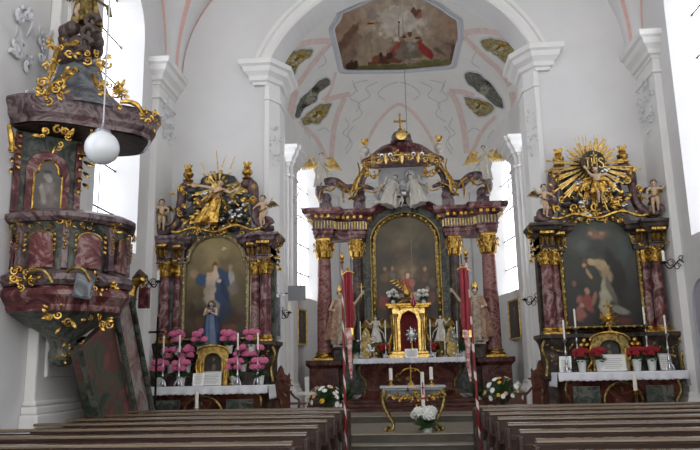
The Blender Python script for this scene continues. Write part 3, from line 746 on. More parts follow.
# ================================================================== HIGH ALTAR
WS = mat('ivory_gilt_statue_paint', 'c9c5bb', .4, var=.1, vscale=14)
A = thing('high_altar_retable', 'tall red marble high altar retable with gilded capitals and domed canopy', 'altar retable', (0, 22.6, .84))
def mirror(fn):
    for s in (-1, 1): fn(s)
def mpath(pts, s): # mirrored plan path, kept so that the front is to the right of travel
    q = [(x * -s, y) for x, y in pts]   # pts given for the left side (s=-1)
    return q if s < 0 else q[::-1]
for s in (-1, 1):
    b = mb(A); path = mpath([(-3.02, 22.7), (-3.02, 21.45), (-2.14, 21.45), (-2.2, 22.2), (-1.9, 22.2)], s)
    b.sweep(path, [(0, .5), (.1, .5), (.1, .72), (.03, .8), (0, .84), (0, 1.65), (.04, 1.7), (.1, 1.76), (.1, 1.9), (-.6, 1.9)]); b.build('pedestal', REDD, A, smooth=25)
    b = mb(A); b.box(s * 2.58 - .27, s * 2.58 + .27, 21.43, 21.46, .98, 1.55); b.build('pedestal_panel', REDD, A, smooth=0, bevel=.01)
    column(A, s * 2.58, 21.86, 1.9, 5.7, .24, REDL)
    column(A, s * 1.56, 22.2, 1.9, 5.74, .2, DARKC)
    P1 = mpath([(-2.86, 22.75), (-2.86, 21.58), (-2.28, 21.58), (-2.24, 21.82), (-1.9, 21.92), (-1.27, 21.92), (-1.27, 22.5)], s)
    ez = lambda z: 5.7 + (z - 5.82) * .82
    b = mb(A); b.sweep(P1, [(-.4, 5.82), (0, 5.82), (0, 5.96), (.03, 5.97), (.03, 6.1), (.07, 6.14), (.07, 6.17), (0, 6.18)]); b.prismz([(x, y + .02) for x, y in P1], 5.83, 6.9) ; b.v = [V((p.x, p.y, ez(p.z + .84) - .84)) for p in b.v]; b.build('architrave', RED, A, smooth=25)
    b = mb(A); b.sweep(P1, [(0, 6.18), (.02, 6.18), (.02, 6.5), (0, 6.5)]); b.v = [V((p.x, p.y, ez(p.z + .84) - .84)) for p in b.v]; b.build('frieze', GREY, A, smooth=0)
    b = mb(A)
    for (xa, ya), (xb, yb) in zip(P1, P1[1:]):
        L = math.hypot(xb - xa, yb - ya); n = max(1, int(L / .085)); nx, ny = (yb - ya) / L, -(xb - xa) / L
        for i in range(n):
            t = (i + .5) / n; x, y = xa + (xb - xa) * t + nx * .03, ya + (yb - ya) * t + ny * .03
            b.cyl((x, y, 6.2), (x, y, 6.48), .022, n=6)
    b.v = [V((p.x, p.y, ez(p.z + .84) - .84)) for p in b.v]
    b.build('frieze_fluting', GOLDP, A)
    b = mb(A); b.sweep(P1, [(0, 6.5), (.06, 6.52), (.1, 6.58), (.12, 6.66), (.3, 6.7), (.34, 6.78), (.34, 6.84), (.36, 6.92), (0, 6.98), (-.5, 6.98)]); b.v = [V((p.x, p.y, ez(p.z + .84) - .84)) for p in b.v]; b.build('cornice', RED, A, smooth=25)
    b = mb(A)
    for (xa, ya), (xb, yb) in zip(P1, P1[1:]):
        L = math.hypot(xb - xa, yb - ya); n = max(1, int(L / .17)); nx, ny = (yb - ya) / L, -(xb - xa) / L
        for i in range(n):
            t = (i + .5) / n; x, y = xa + (xb - xa) * t + nx * .15, ya + (yb - ya) * t + ny * .15
            b.box(-.045, .045, -.07, .05, 6.57, 6.68, T(x, y, 0) @ RZ(math.atan2(yb - ya, xb - xa)))
    b.v = [V((p.x, p.y, ez(p.z + .84) - .84)) for p in b.v]
    b.build('dentils', GOLD, A, smooth=0)
    # big scrolls of the gable
    b = mb(A); b.M = b.M @ T(0, 0, -.3) @ S(.95, 1, 1.02); Y = 22.1
    pts = smooth_path([(s * 1.0, Y, 7.5), (s * 1.45, Y, 7.62), (s * 1.95, Y, 7.55), (s * 2.3, Y, 7.78), (s * 2.65, Y, 7.78), (s * 2.88, Y, 7.55), (s * 2.84, Y, 7.3), (s * 2.66, Y, 7.26)], 30)
    b.tube(pts, [.05 + .1 * min(1, i / 8) * (1 if i < 22 else 1 - (i - 22) * .06) for i in range(31)], 9); b.blob((s * 2.66, Y, 7.24), (.2, .16, .2), 12, 8)
    b.tube(smooth_path([(s * 1.2, Y, 8.1), (s * 1.38, Y, 7.8), (s * 1.4, Y, 7.5), (s * 1.55, Y, 7.28), (s * 1.72, Y, 7.3)], 14), [.1] * 8 + [.13] * 7, 8); b.blob((s * 1.5, Y, 7.2), (.22, .16, .22), 12, 8)
    b.box(s * 2.66 - .2, s * 2.66 + .2, Y - .2, Y + .2, 6.8, 7.08); b.box(s * 1.5 - .2, s * 1.5 + .2, Y - .2, Y + .2, 6.8, 7.05)
    b.build('gable_scroll', PURP, A)
    b = mb(A); b.M = b.M @ T(0, 0, -.3) @ S(.93, 1, 1.02); yy = 21.92
    for pts_, r in (([(1.6, 7.55), (1.75, 7.2), (1.95, 7.5), (2.2, 7.7), (2.5, 7.45), (2.85, 7.5), (2.95, 7.1)], .035), ([(1.28, 8.3), (1.42, 8.0), (1.62, 7.65), (1.66, 7.3), (1.9, 7.15)], .06), ([(1.55, 8.35), (1.5, 8.0), (1.68, 7.7), (1.85, 7.3)], .04),
                    ([(1.2, 7.65), (1.5, 7.5), (1.9, 7.42)], .025), ([(.7, 7.55), (1.0, 7.35), (1.4, 7.45)], .03), ([(2.05, 7.62), (2.08, 7.3), (2.06, 7.05)], .045), ([(.75, 8.1), (1.0, 7.8), (1.2, 8.1), (1.05, 8.3)], .035)):
        p_ = smooth_path([(s * x, yy, z) for x, z in pts_], 16); b.tube(p_, [r * (1 - .4 * abs(i - 8) / 8) for i in range(17)], 6)
    rocaille(b, (s * 1.02, yy, 8.0), .6, .55, 11 + s, 9); rocaille(b, (s * 2.2, yy + .02, 7.55), .9, .25, 15 + s, 7)
    b.build('gilded_scrollwork', GOLD, A)
# central panel and arch
b = mb(A); N = 20
arch = framed_arch(1.4, 5.85, 6.95, N); out = [(1.4, 1.9)] + arch + [(-1.4, 1.9)]
b.prism(out, 22.45, 22.85); b.box(-2.0, 2.0, 22.05, 22.85, .84, 1.95); b.box(-2.05, 2.05, 22.0, 22.9, 1.9, 2.02); b.box(-1.8, -1.3, 22.42, 22.85, 1.95, 6.5); b.box(1.3, 1.8, 22.42, 22.85, 1.95, 6.5)
b.build('back_panel', GREEN, A, smooth=30, bevel=.015)
b = mb(A); ap = framed_arch(1.5, 5.95, 7.18, 28)
prof = [(-.1, 0), (-.1, -.1), (0, -.16), (.1, -.3), (.14, -.3), (.16, 0)]
for i in range(28):
    for (r1, y1), (r2, y2) in zip(prof, prof[1:]):
        def q(i, r, y):
            a = PI * i / 28; return ((1.36 + r) * math.cos(a), 22.4 + y, 5.85 + (1.1 + r) * math.sin(a))
        b.add([q(i, r1, y1), q(i + 1, r1, y1), q(i + 1, r2, y2), q(i, r2, y2)], [(0, 1, 2, 3)])
b.build('arch_cornice', RED, A, smooth=30)
fo = [(1.03, 2.35)] + [(1.03, 4.0)] + framed_arch(1.03, 5.62, 6.52, 24) + [(-1.03, 4.0), (-1.03, 2.35)]
def frame(root, outl, y, mt, w=.07, closed=True, name='picture_frame', n2=None):
    b = mb(root); p = [V((x, y, z)) for x, z in outl]; b.tube(p, w, 6, closed=closed, up=(0, 1, 0)); p2 = [V((x * .93, y - .01, (z - 4) * .965 + 4)) for x, z in outl]
    b.tube([V((x * (1 + w * .9 / max(.2, abs(outl[0][0]))), y + .01, z + (w * .8 if i not in (0, len(outl) - 1) else -w * .8) * (1 if i < 99 else 1))) for i, (x, z) in enumerate(outl)], w * .45, 5, closed=closed, up=(0, 1, 0))
    return b.build(name, mt, root)
fr_ = frame(A, fo, 22.4, GOLDD, .085)
b = mb(A)
for i, p in enumerate(resample(fo, 110)):
    if i % 2 == 0: b.blob((p.x, 22.33, p.y), (.045, .03, .045), 6, 4)
b.build('frame_beading', GOLD, fr_)
hp = painter(lambda x, z: [a * (1 - (z - 2.3) / 4.3) + c * (z - 2.3) / 4.3 for a, c in zip(hexc('2a1d15'), hexc('5c5038'))], [(0, 5.7, .7, .5, 0, '6e6246', 1.5), (.0, 4.9, .7, .7, 0, '5d4c36', 1.6), (-.55, 5.1, .3, .4, 10, '3b382a', 1.2), (.6, 5.2, .3, .5, 0, '3d382b', 1.2), (.05, 4.5, .42, .5, 0, '8a7456', 1.5),
    (.05, 4.22, .26, .26, 0, 'a63a30', .7), (-.08, 4.15, .12, .2, 20, '7c2a26', .7), (.2, 4.28, .12, .16, -20, 'b56a55', .7), (.05, 4.55, .12, .13, 0, '5e402c', .6), (.05, 4.52, .085, .1, 0, 'd0ac8c', .6), (-.02, 3.9, .52, .1, 6, 'b7aa9a', .7), (.3, 3.82, .3, .08, -12, 'a89a8c', .7), (-.3, 3.86, .25, .07, 14, '9c8f82', .7),
    (-.7, 4.5, .16, .22, 0, '6e5236', .8), (-.68, 4.76, .08, .09, 0, 'a5825f', .6), (-.45, 4.55, .13, .2, 10, '5d5a48', .8), (-.42, 4.76, .07, .08, 0, '9c7a5a', .6), (.62, 4.45, .16, .24, 0, '6b4a38', .8), (.6, 4.72, .08, .09, 0, 'a5825f', .6), (.84, 4.3, .12, .2, 0, '58503c', .8),
    (-.68, 3.65, .24, .3, 10, '7a3026', .8), (-.6, 3.98, .08, .09, 0, '9c7458', .6), (-.38, 3.35, .2, .28, -10, '5c4630', .8), (.7, 3.75, .2, .32, -8, '70442e', .8), (.66, 4.08, .08, .09, 0, 'a07a5c', .6), (.45, 3.3, .22, .3, 10, '7c3a2a', .8), (.42, 3.62, .07, .08, 0, '9c7458', .6), (-.75, 3.0, .22, .3, 0, '4d3a2a', .9), (.8, 3.0, .2, .3, 0, '553a2a', .9), (0, 3.3, .16, .3, 0, '4b4232', .9), (0, 2.7, .7, .25, 0, '33241a', 1.2)], .1, 1.8, 2)
patch('altar_painting', [(x - 0, z) for x, z in fo], lambda x, z: V((x, 22.42 - 22.6, z - .84)), hp, A, n=160, m=50)
# canopy
CTM = T(0, 0, 8.2) @ S(.87, 1, .8) @ T(0, 0, -8.36)
b = mb(A); b.M = b.M @ CTM @ T(0, 22.0, 0)
rp = [(1.5, 8.3), (1.56, 8.36), (1.56, 8.44), (1.35, 8.52), (1.1, 8.75), (.8, 9.0), (.5, 9.12), (.38, 9.2), (.3, 9.2)]
b.lathe(rp, 32, S(1, .5, 1)); b.lathe([(1.3, 8.34), (1.25, 8.4), (1e-4, 8.5)], 24, S(1, .5, 1)); b.build('canopy_roof', RED, A, smooth=35)
b = mb(A); b.M = b.M @ CTM @ T(0, 21.95, 0); b.lathe([(.4, 9.12), (.42, 9.2), (.36, 9.24), (.38, 9.34), (.36, 9.46), (.28, 9.56), (.15, 9.64), (1e-4, 9.68)], 24); b.build('canopy_dome', PURP, A, smooth=35)
b = mb(A); b.M = b.M @ CTM; y = 21.36
for i in range(15):
    a = PI * (i + .5) / 15; x = 1.42 * math.cos(a); yy = 22.0 - .74 * math.sin(a)
    if i % 2: b.tube([(x, yy, 8.45), (x, yy - .03, 8.2), (x, yy, 8.0 + .1 * abs(math.cos(a)))], [.09, .08, .02], 8)
    else: scroll(b, (x, yy, 8.22), .12, .3, 1.2, i, 1)
b.tube([(1.5 * math.cos(PI * i / 24), 22.0 - .77 * math.sin(PI * i / 24), 8.36) for i in range(25)], .035, 6)
rocaille(b, (0, 21.3, 8.3), 2.2, .35, 5, 20, .05, 1.2); rocaille(b, (0, 21.5, 9.3), .75, .3, 6, 8); b.lathe([(.13, 0), (.2, .02), (.2, .05), (.13, .06)], 14, T(-0, 21.5, 9.28) @ RX(PI / 2))
rocaille(b, (-.95, 21.5, 8.2), .6, .5, 8, 8); rocaille(b, (.95, 21.5, 8.2), .6, .5, 9, 8)
b.build('canopy_lambrequin', GOLDP, A)
for x in (-.72, -.42, .42, .72):
    b = mb(A); b.M = b.M @ CTM; yy = 22.0 - .77 * math.sqrt(1 - (x / 1.5) ** 2) - .04; b.lathe([(.1, 0), (.09, .04), (.05, .03)], 10, T(x, yy, 8.36) @ RX(PI / 2)); o = b.build('canopy_rosette', SILV, A)
    b = mb(A); b.M = b.M @ CTM; b.blob((x, yy - .03, 8.36), .04, 8, 6); b.build('centre', DARK, o)
b = mb(A); b.M = b.M @ T(0, 0, -.42); cx, cy = -.03, 21.95
b.box(cx - .03, cx + .03, cy - .03, cy + .03, 9.66, 10.2); b.box(cx - .16, cx + .16, cy - .03, cy + .03, 9.96, 10.02); b.blob((cx, cy, 9.7), .07)
for p in ((-.17, 9.99), (.17, 9.99), (0, 10.22)): b.blob((cx + p[0], cy, p[1]), .045, 6, 5)
b.build('canopy_cross', GOLD, A)
for s in (-1, 1):
    b = mb(A); b.M = b.M @ T(-s * .17, 0, -.15); b.lathe([(.12, 8.42), (.13, 8.5), (.07, 8.54), (.06, 8.62), (.15, 8.7), (.16, 8.82), (.08, 8.9), (.1, 8.94), (1e-4, 8.98)], 14, T(s * 1.38, 22.0, 0)); b.build('urn', WS, A)
    b = mb(A); b.M = b.M @ T(s * 1.21, 22.0, 8.8)
    for i in range(6): leaf(b, (0, 0, 0), (math.cos(i) * .5, math.sin(i) * .3, 1), .26, .05, .1)
    b.build('urn_flame', GOLD, A)
# glory of white sculpture under the canopy
b = mb(A); b.box(-.8, .8, 22.3, 22.5, 6.8, 8.1); rr = random.Random(4)
for i in range(30):
    a = rr.uniform(0, PI); q = rr.uniform(.3, .9); b.blob((q * math.cos(a), 22.28 - rr.uniform(0, .1), 6.95 + 1.05 * q * math.sin(a)), rr.uniform(.1, .2), 8, 6)
b.build('stucco_clouds', mat('grey_white_cloud', 'b5b6b8', .6, var=.1), A)
def scaled(root, loc, rz=0, sx=1): return T(*(V(loc) - V(root.location))) @ RZ(rz) @ S(sx, 1, 1)
def statue(name, label, loc, H, mt, pose={}, child=False, rz=0, hair=None, hd={}, group=None, face=(0, -1, 0), cat='statue', mirror=False):
    t = thing(name, label, cat, loc, rz, group)
    o, J, mm = body(t, 'body', H, mt, pose, child, S(-1, 1, 1) if mirror else None, hd, face, hair)
    return t, J, mm
WS0 = mat('white_gilt_statue_paint', 'cfccc4', .4, var=.08, vscale=14)
SIT = dict(hiL=(-.07, 0, .5), hiR=(.07, 0, .5), knL=(-.11, -.22, .47), knR=(.11, -.22, .44), anL=(-.1, -.24, .2), anR=(.12, -.2, .17))
for s, lb in ((-1, 'white seated figure left of the orb under the high altar canopy'), (1, 'white seated figure right of the orb under the high altar canopy')):
    t, J, mm = statue('seated_statue', lb, ((-.62 if s < 0 else .6), 21.95, 6.55), 1.3, WS, dict(SIT, head=(.03, -.05, .92), neck=(.01, -.01, .85), elL=(-.2, -.08, .66), wrL=(-.22, -.2, .74), elR=(.17, -.05, .66), wrR=(.16, -.18, .6)), mirror=s > 0, rz=s * -.35); t.rotation_euler[1] = -s * .28
    b = MB(); skirt(b, mm, (0, -.03, .62), (0, -.16, .12), .12, .21, 9, 1 + s); skirt(b, mm, (0, .02, .84), (0, -.02, .52), .09, .15, 7, s); ribbon(b, mm, [(.14, 0, .8), (.2, .05, .6), (.28, .0, .4), (.22, -.05, .2)], .06); ribbon(b, mm, [(-.14, 0, .8), (-.24, .08, .6), (-.26, .0, .35)], .05)
    b.build('robe', WS, t)
t = thing('silver_orb', 'silver orb between the two seated white figures above the painting', 'orb', (.02, 21.8, 7.0)); b = MB(); b.blob((0, 0, .1), .1, 14, 10); b.build('sphere', SILV, t)
b = MB(); b.lathe([(.14, 0), (.1, .02), (.05, .04)], 12); b.build('base', SILV, t)
t, J, mm = statue('cherub_statue', 'small white cherub perched on the arch above the high altar painting', (-.05, 21.9, 6.62), .6, WS, dict(elL=(-.2, -.02, .75), wrL=(-.3, -.05, .85), elR=(.22, 0, .8), wrR=(.36, -.02, .84), knL=(-.15, -.1, .32), anL=(-.2, 0, .1), knR=(.02, -.1, .3), anR=(-.06, -.02, .08)), child=True)
# angels on the outer scrolls
def angel(label, loc, H, s, gl=GOLDP, rz=0, name='angel_statue', robe=None):
    t, J, mm = statue(name, label, loc, H, SKINW, dict(elL=(-.2, -.06, .7), wrL=(-.28, -.14, .8), elR=(.17, -.05, .66), wrR=(.1, -.18, .68), knL=(-.06, -.12, .3), anL=(-.08, .08, .1), knR=(.08, -.04, .28)), mirror=s > 0, rz=rz)
    b = MB(); skirt(b, mm, (0, .01, .64), (0, .03, .08), .085, .2, 9, s + 2); skirt(b, mm, (0, 0, .83), (0, 0, .58), .1, .09, 7, s, amp=.06); ribbon(b, mm, [(-.1, -.04, .8), (.0, -.1, .66), (.12, -.04, .54), (.26, .03, .4), (.3, .05, .2)], .04)
    b.build('robe', robe or WS, t)
    b = MB(); wing(b, mm, (-.04, .07, .78), (-.3, .16, .95), (-.1, .1, -.4)); wing(b, mm, (.04, .07, .78), (.3, .16, .95), (.1, .1, -.4)); b.build('wings', gl, t)
    return t
angel('white robed angel with gold wings on the left scroll of the high altar', (-2.66, 22.1, 7.4), 1.25, -1, rz=.2)
angel('white robed angel with gold wings on the right scroll of the high altar', (2.64, 22.1, 7.4), 1.25, 1, rz=-.2)
# bishop statues between the columns
for s, lb in ((-1, 'gilt and pale robed bishop statue holding a cross beside left columns of the high altar'), (1, 'pale robed bishop statue with outstretched hand beside right columns of the high altar')):
    t, J, mm = statue('saint_statue', lb, (s * 2.06, 21.45, 2.28), 1.7, SKIN, dict(elR=(.26, -.08, .76), wrR=(.36, -.16, .92), elL=(-.19, -.04, .66), wrL=(-.16, -.18, .64)), mirror=s > 0, rz=s * -.25)
    b = MB(); skirt(b, mm, (0, 0, .82), (0, 0, .05), .1, .17, 9, s, amp=.1); b.build('robe', ROBE, t)
    b = MB(); skirt(b, mm, (0, .03, .84), (0, .05, .12), .14, .25, 8, s + 1, a0=-1.25, a1=PI + 1.25, amp=.14); ribbon(b, mm, [(.13, 0, .82), (.25, -.06, .76), (.28, 0, .5), (.24, .04, .25)], .05); b.build('cope', COPE, t)
    b = MB(); b.lathe([(.052, .98), (.062, 1.02), (.045, 1.07), (.004, 1.12)], 12, mm @ T(0, -.01, 0) @ S(1, .6, 1)); b.build('mitre', GOLDP, t)
    if s < 0:
        b = MB(); q = mm @ V((.37, -.17, .93)); b.cyl(q - V((0, 0, .1)), q + V((0, 0, .32)), .015); b.cyl(q + V((-.12, 0, .22)), q + V((.12, 0, .22)), .015); b.build('hand_cross', GOLDP, t)
    b = MB(); b.lathe([(.26, -.1), (.28, -.05), (.22, -.02), (.24, 0)], 16); b.box(-.22, .22, -.2, .2, -.38, -.1); b.build('plinth', DARK, t)
# ---- mensa
M_ = thing('high_altar_table', 'broad red marble altar table in front of the high altar retable', 'altar', (0, 21.5, .66))
b = mb(M_); pr = [(0, .66), (.1, .66), (.1, .76), (.0, .84), (-.1, .98), (-.1, 1.25), (.0, 1.62), (.04, 1.72), (.04, 1.8), (-.5, 1.8)]
b.sweep([(-1.45, 22.0), (-1.45, 21.2), (1.45, 21.2), (1.45, 22.0)], pr); b.build('altar_body', REDD, M_, smooth=25)
b = mb(M_); b.box(-1.6, 1.6, 20.98, 22.0, 1.8, 1.9); b.build('altar_slab', RED, M_, smooth=0, bevel=.015)
b = mb(M_)
for s in (-1, 1): b.tube(smooth_path([(s * 1.46, 21.12, 1.76), (s * 1.48, 21.1, 1.5), (s * 1.3, 21.14, 1.2), (s * 1.36, 21.06, .8)], 12), .03, 6)
rocaille(b, (0, 21.1, 1.3), .7, .35, 3, 9); b.build('gilded_scrolls', GOLDD, M_)
def cloth(label, x0, x1, y0, y1, z, drop, lace=.05, side=None, name='altar_cloth'):
    b = MB(); n = 60; t = .012; vs = []
    b.box(x0, x1, y0, y1, z, z + t)
    def fr(u, v):
        x = x0 + (x1 - x0) * u; sg = drop * (1 + .03 * math.sin(x * 9)); return V((x, y0 - .015 - .02 * v * (1 + math.sin(x * 21)), z + t - sg * v - (.018 * abs(math.sin(x * 24)) if v > .99 else 0)))
    b.grid(fr, 150, 6)
    for s, x in ((-1, x0), (1, x1)):
        dd = side if side is not None else drop
        b.grid(lambda u, v: V((x + s * (.012 + .02 * v * (1 + math.sin(u * 20))), y0 - .01 + (y1 - y0) * u, z + t - dd * v - (.018 * abs(math.sin(u * 20)) if v > .99 else 0))), 40, 5)
    o = b.build(name, CLOTH); sd = o.modifiers.new('thick', 'SOLIDIFY'); sd.thickness = .006; tag(o, label, 'altar cloth'); return o
cloth('white linen cloth covering the top of the high altar table', -1.64, 1.64, 20.94, 21.9, 1.902, .14, side=.3)
# ---- tabernacle
TB = thing('tabernacle', 'gilded tabernacle with red lined niche standing on the high altar table', 'tabernacle', (0.03, 21.6, 1.915))
b = MB(); b.box(-.62, .62, -.26, .26, 0, .12); b.box(-.56, .56, -.22, .24, .12, .2)
b.prism([(-.26, .2), (-.26, 1.1), (-.2, 1.3), (0, 1.42), (.2, 1.3), (.26, 1.1), (.26, .2), (.5, .2), (.46, .6), (.5, 1.5), (-.5, 1.5), (-.46, .6), (-.5, .2)], -.18, .2)
b.prism([(-.5, 1.4), (.5, 1.4), (.5, .2), (-.5, .2)], .12, .22)
b.build('case', GOLDP, TB, smooth=30, bevel=.012)
b = MB(); b.box(-.3, .3, .08, .115, .2, 1.4); b.box(-.27, -.15, -.06, .1, .2, 1.1); b.box(.15, .27, -.06, .1, .2, 1.1); b.build('niche_lining', REDV, TB, smooth=0)
for s in (-1, 1):
    b = MB(); b.lathe([(.075, .2), (.05, .28), (.048, .5), (.055, .75), (.045, 1.15), (.075, 1.25), (.09, 1.32)], 12, T(s * .4, -.22, 0)); b.build('pilaster', GOLDP, TB)
    b = MB(); b.tube(smooth_path([(s * .52, -.1, 1.3), (s * .5, -.1, .8), (s * .6, -.1, .45), (s * .66, -.1, .2), (s * .58, -.1, .14)], 14), [.05, .05, .05, .045, .04, .045, .05, .06, .07, .075, .08, .08, .07, .06, .05], 6); b.build('side_volute', GOLD, TB)
b = MB(); b.box(-.62, .62, -.28, .25, 1.5, 1.56); b.box(-.68, .68, -.33, .27, 1.56, 1.62); b.tube(framed_arch_pts := [V((.34 * math.cos(PI * i / 12), -.27, 1.5 + .2 * math.sin(PI * i / 12))) for i in range(13)], .05, 6); rocaille(b, (0, -.26, 1.48), .7, .3, 21, 10)
b.build('crown_moulding', GOLD, TB, smooth=30)
t = thing('monstrance', 'silver rayed monstrance in front of the red tabernacle niche', 'monstrance', (.1, 21.3, 1.915))
b = MB(); b.lathe([(.13, 0), (.12, .03), (.04, .08), (.03, .2), (.05, .26), (.025, .32), (.02, .5)], 12); b.build('foot', GOLD, t)
b = MB()
for i in range(18):
    a = 2 * PI * i / 18; L = .22 if i % 2 else .17; b.tube([(0, 0, .68), (L * math.cos(a), 0, .68 + L * math.sin(a) * 1.15)], [.03, .008], 5)
b.blob((0, 0, .68), (.11, .03, .11), 12, 8)
for i in range(8): a = i * PI / 4; b.blob((.15 * math.cos(a), -.02, .68 + .17 * math.sin(a)), .035, 6, 5)
b.build('rays', SILV, t)
b = MB(); b.blob((0, -.03, .68), (.05, .02, .05), 12, 8); b.build('host_window', WAX, t)
t = thing('pelican_statue', 'gilded eagle-like bird sculpture on a red box on top of the tabernacle', 'statue', (-.03, 21.55, 3.545))
b = MB(); b.box(-.14, .14, -.12, .12, 0, .16); b.box(-.16, .16, -.14, .14, .16, .2); b.build('box', RED, t, bevel=.01, smooth=0)
b = MB(); b.tube(smooth_path([(.04, 0, .2), (.02, 0, .35), (-.02, -.02, .5), (-.05, -.05, .62), (-.1, -.08, .64)], 14), [.06, .09, .11, .11, .1, .08, .07, .06, .05, .04, .04, .045, .04, .02, .01], 8)
wing(b, S(.9, .9, .9), (.0, 0, .55), (.2, .05, .4), (.02, 0, -.3), 5, .03); wing(b, S(.9, .9, .9), (-.02, 0, .5), (-.3, .05, .85), (-.05, 0, -.25), 5, .03); b.build('bird', GOLD, t)
CRD = painter('c8cac4', [(0, 0, .8, .7, 0, 'd8d9d4', .3)], .05, 20)
def altar_card(label, loc, w, h, rz=0, mt=WH, group='altar cards', lines=6):
    t = thing('altar_card', label, 'altar card', loc, rz, group); M = RX(-.22)
    b = MB(); b.box(-w / 2, w / 2, -.012, .012, 0, h, M); b.build('card', WH, t, smooth=0, bevel=.004)
    b = MB()
    for x0, x1, z0, z1 in ((-w / 2 - .012, w / 2 + .012, -.0, .014), (-w / 2 - .012, w / 2 + .012, h - .01, h + .01), (-w / 2 - .012, -w / 2 + .006, 0, h), (w / 2 - .006, w / 2 + .012, 0, h)): b.box(x0, x1, -.02, .014, z0, z1, M)
    b.build('frame', SILV, t, smooth=0)
    b = MB()
    for i in range(lines):
        z = h * (.18 + .68 * i / lines); b.box(-w * .36, w * .36 * (1 if i % 3 else .7), -.0145, -.012, z, z + h * .025, M)
    b.build('text_lines', mat('faint_ink', '8f9092', .8) if 'faint_ink' not in bpy.data.materials else bpy.data.materials['faint_ink'], t, smooth=0)
    return t
altar_card('silver framed altar card lying below the tabernacle on the high altar', (.07, 21.05, 1.918), .36, .25, group=None)
# candlesticks on the high altar
for i, (px, hs, hc, lb) in enumerate([(361, .55, .55, 'silver candlestick with tall white candle, far left on the high altar'), (386, .5, .62, 'silver candlestick with tall white candle just left of the tabernacle'), (431, .5, .62, 'silver candlestick with tall white candle just right of the tabernacle'), (458, .55, .5, 'silver candlestick with tall white candle, far right on the high altar'), (374, .22, .1, 'low silver candlestick left on the high altar before the figure'), (445, .22, .6, 'silver candlestick with white candle before the right angel figure')]):
    p = P(px, 352, 21.2); candlestick(lb, (p.x, 21.15 if i < 4 else 21.1, 1.915), hs, hc, SILV, .075)
for s, lb in ((-1, 'small white and gold angel figure left of the tabernacle'), (1, 'small white and gold angel figure right of the tabernacle')):
    t = angel(lb, (s * .98, 21.5, 2.33), .85, s, name='angel_statue')
    b = MB(); b.lathe([(.24, -.42), (.25, -.36), (.17, -.3), (.14, -.15), (.2, -.06), (.21, 0)], 14); rocaille(b, (0, -.17, -.2), .3, .3, 30, 6); b.build('pedestal', GOLDD, t)
for s in (-1, 1):
    t = thing('reliquary_pyramid', 'tall narrow gilded reliquary stand %s of the tabernacle' % ('left' if s < 0 else 'right'), 'reliquary', (s * 1.28, 21.45, 1.915)); b = MB(); b.prism([(-.2, 0), (.2, 0), (.17, .15), (.2, .5), (.1, .82), (0, .95), (-.1, .82), (-.2, .5), (-.17, .15)], -.06, .06); b.build('case', GOLDD, t, bevel=.02)
    b = MB(); rocaille(b, (0, -.08, .45), .38, .8, 5 + s, 12); b.build('filigree', SILV, t)
WHF = mat('white_petals', 'e4e6e0', .6, var=.08, vscale=30); REDF = mat('red_petals', '9c1420', .6, var=.2, vscale=30); PINKF = mat('pink_petals', 'dd7aa2', .6, var=.18, vscale=30)
YELF = mat('yellow_petals', 'e0b030', .6, var=.15, vscale=30)
for x, lb in ((-.42, 'pot of white flowers on the left top of the tabernacle'), (.5, 'pot of white flowers on the right top of the tabernacle')): flower_pot('potted_flowers', lb, (x, 21.6, 3.55), WHF, 7, .2, .16, .06, .08, .13, seed=int(x * 10 + 9))
for x, lb in ((-.72, 'white pot of red flowers left of the tabernacle'), (.74, 'white pot of red flowers right of the tabernacle')): flower_pot('potted_flowers', lb, (x, 21.3, 1.918), REDF, 6, .15, .1, .065, .08, .15, seed=int(x * 10 + 19))
def fern(label, loc, R, seed, group=None):
    t = thing('potted_fern', label, 'potted plant', loc, 0, group); r = random.Random(seed); b = MB(); pot(b, .1, .18); b.build('pot', POTW, t); b = MB()
    for i in range(60):
        a = r.uniform(0, 2 * PI); e = r.uniform(.1, 1.3); leaf(b, (0, 0, .2), (math.cos(a) * math.cos(e), math.sin(a) * math.cos(e), math.sin(e)), R * r.uniform(.6, 1.1), .03, -.25, (0, 0, 1), 4)
    b.build('fronds', LEAF, t)
fern('green leafy plant at the left end of the high altar table', (-1.6, 21.5, 1.915), .42, 1); fern('green leafy plant at the right end of the high altar table', (1.62, 21.5, 1.915), .42, 2)
fern('dark leafy plant on the steps left of the high altar', (-1.95, 21.2, .6), .55, 3); fern('dark leafy plant on the steps right of the high altar', (1.98, 21.2, .6), .55, 4)
FRL = mat('pale_worn_gold_frame', '7d745e', .4, .8, c2='a89c80', vscale=14)
MAUVE = marble('mauve_scroll_marble', [(.35, '3c2b2e'), (.5, '66494a'), (.6, '85706c'), (.7, '4a3436')], 2.5, .25, 2)
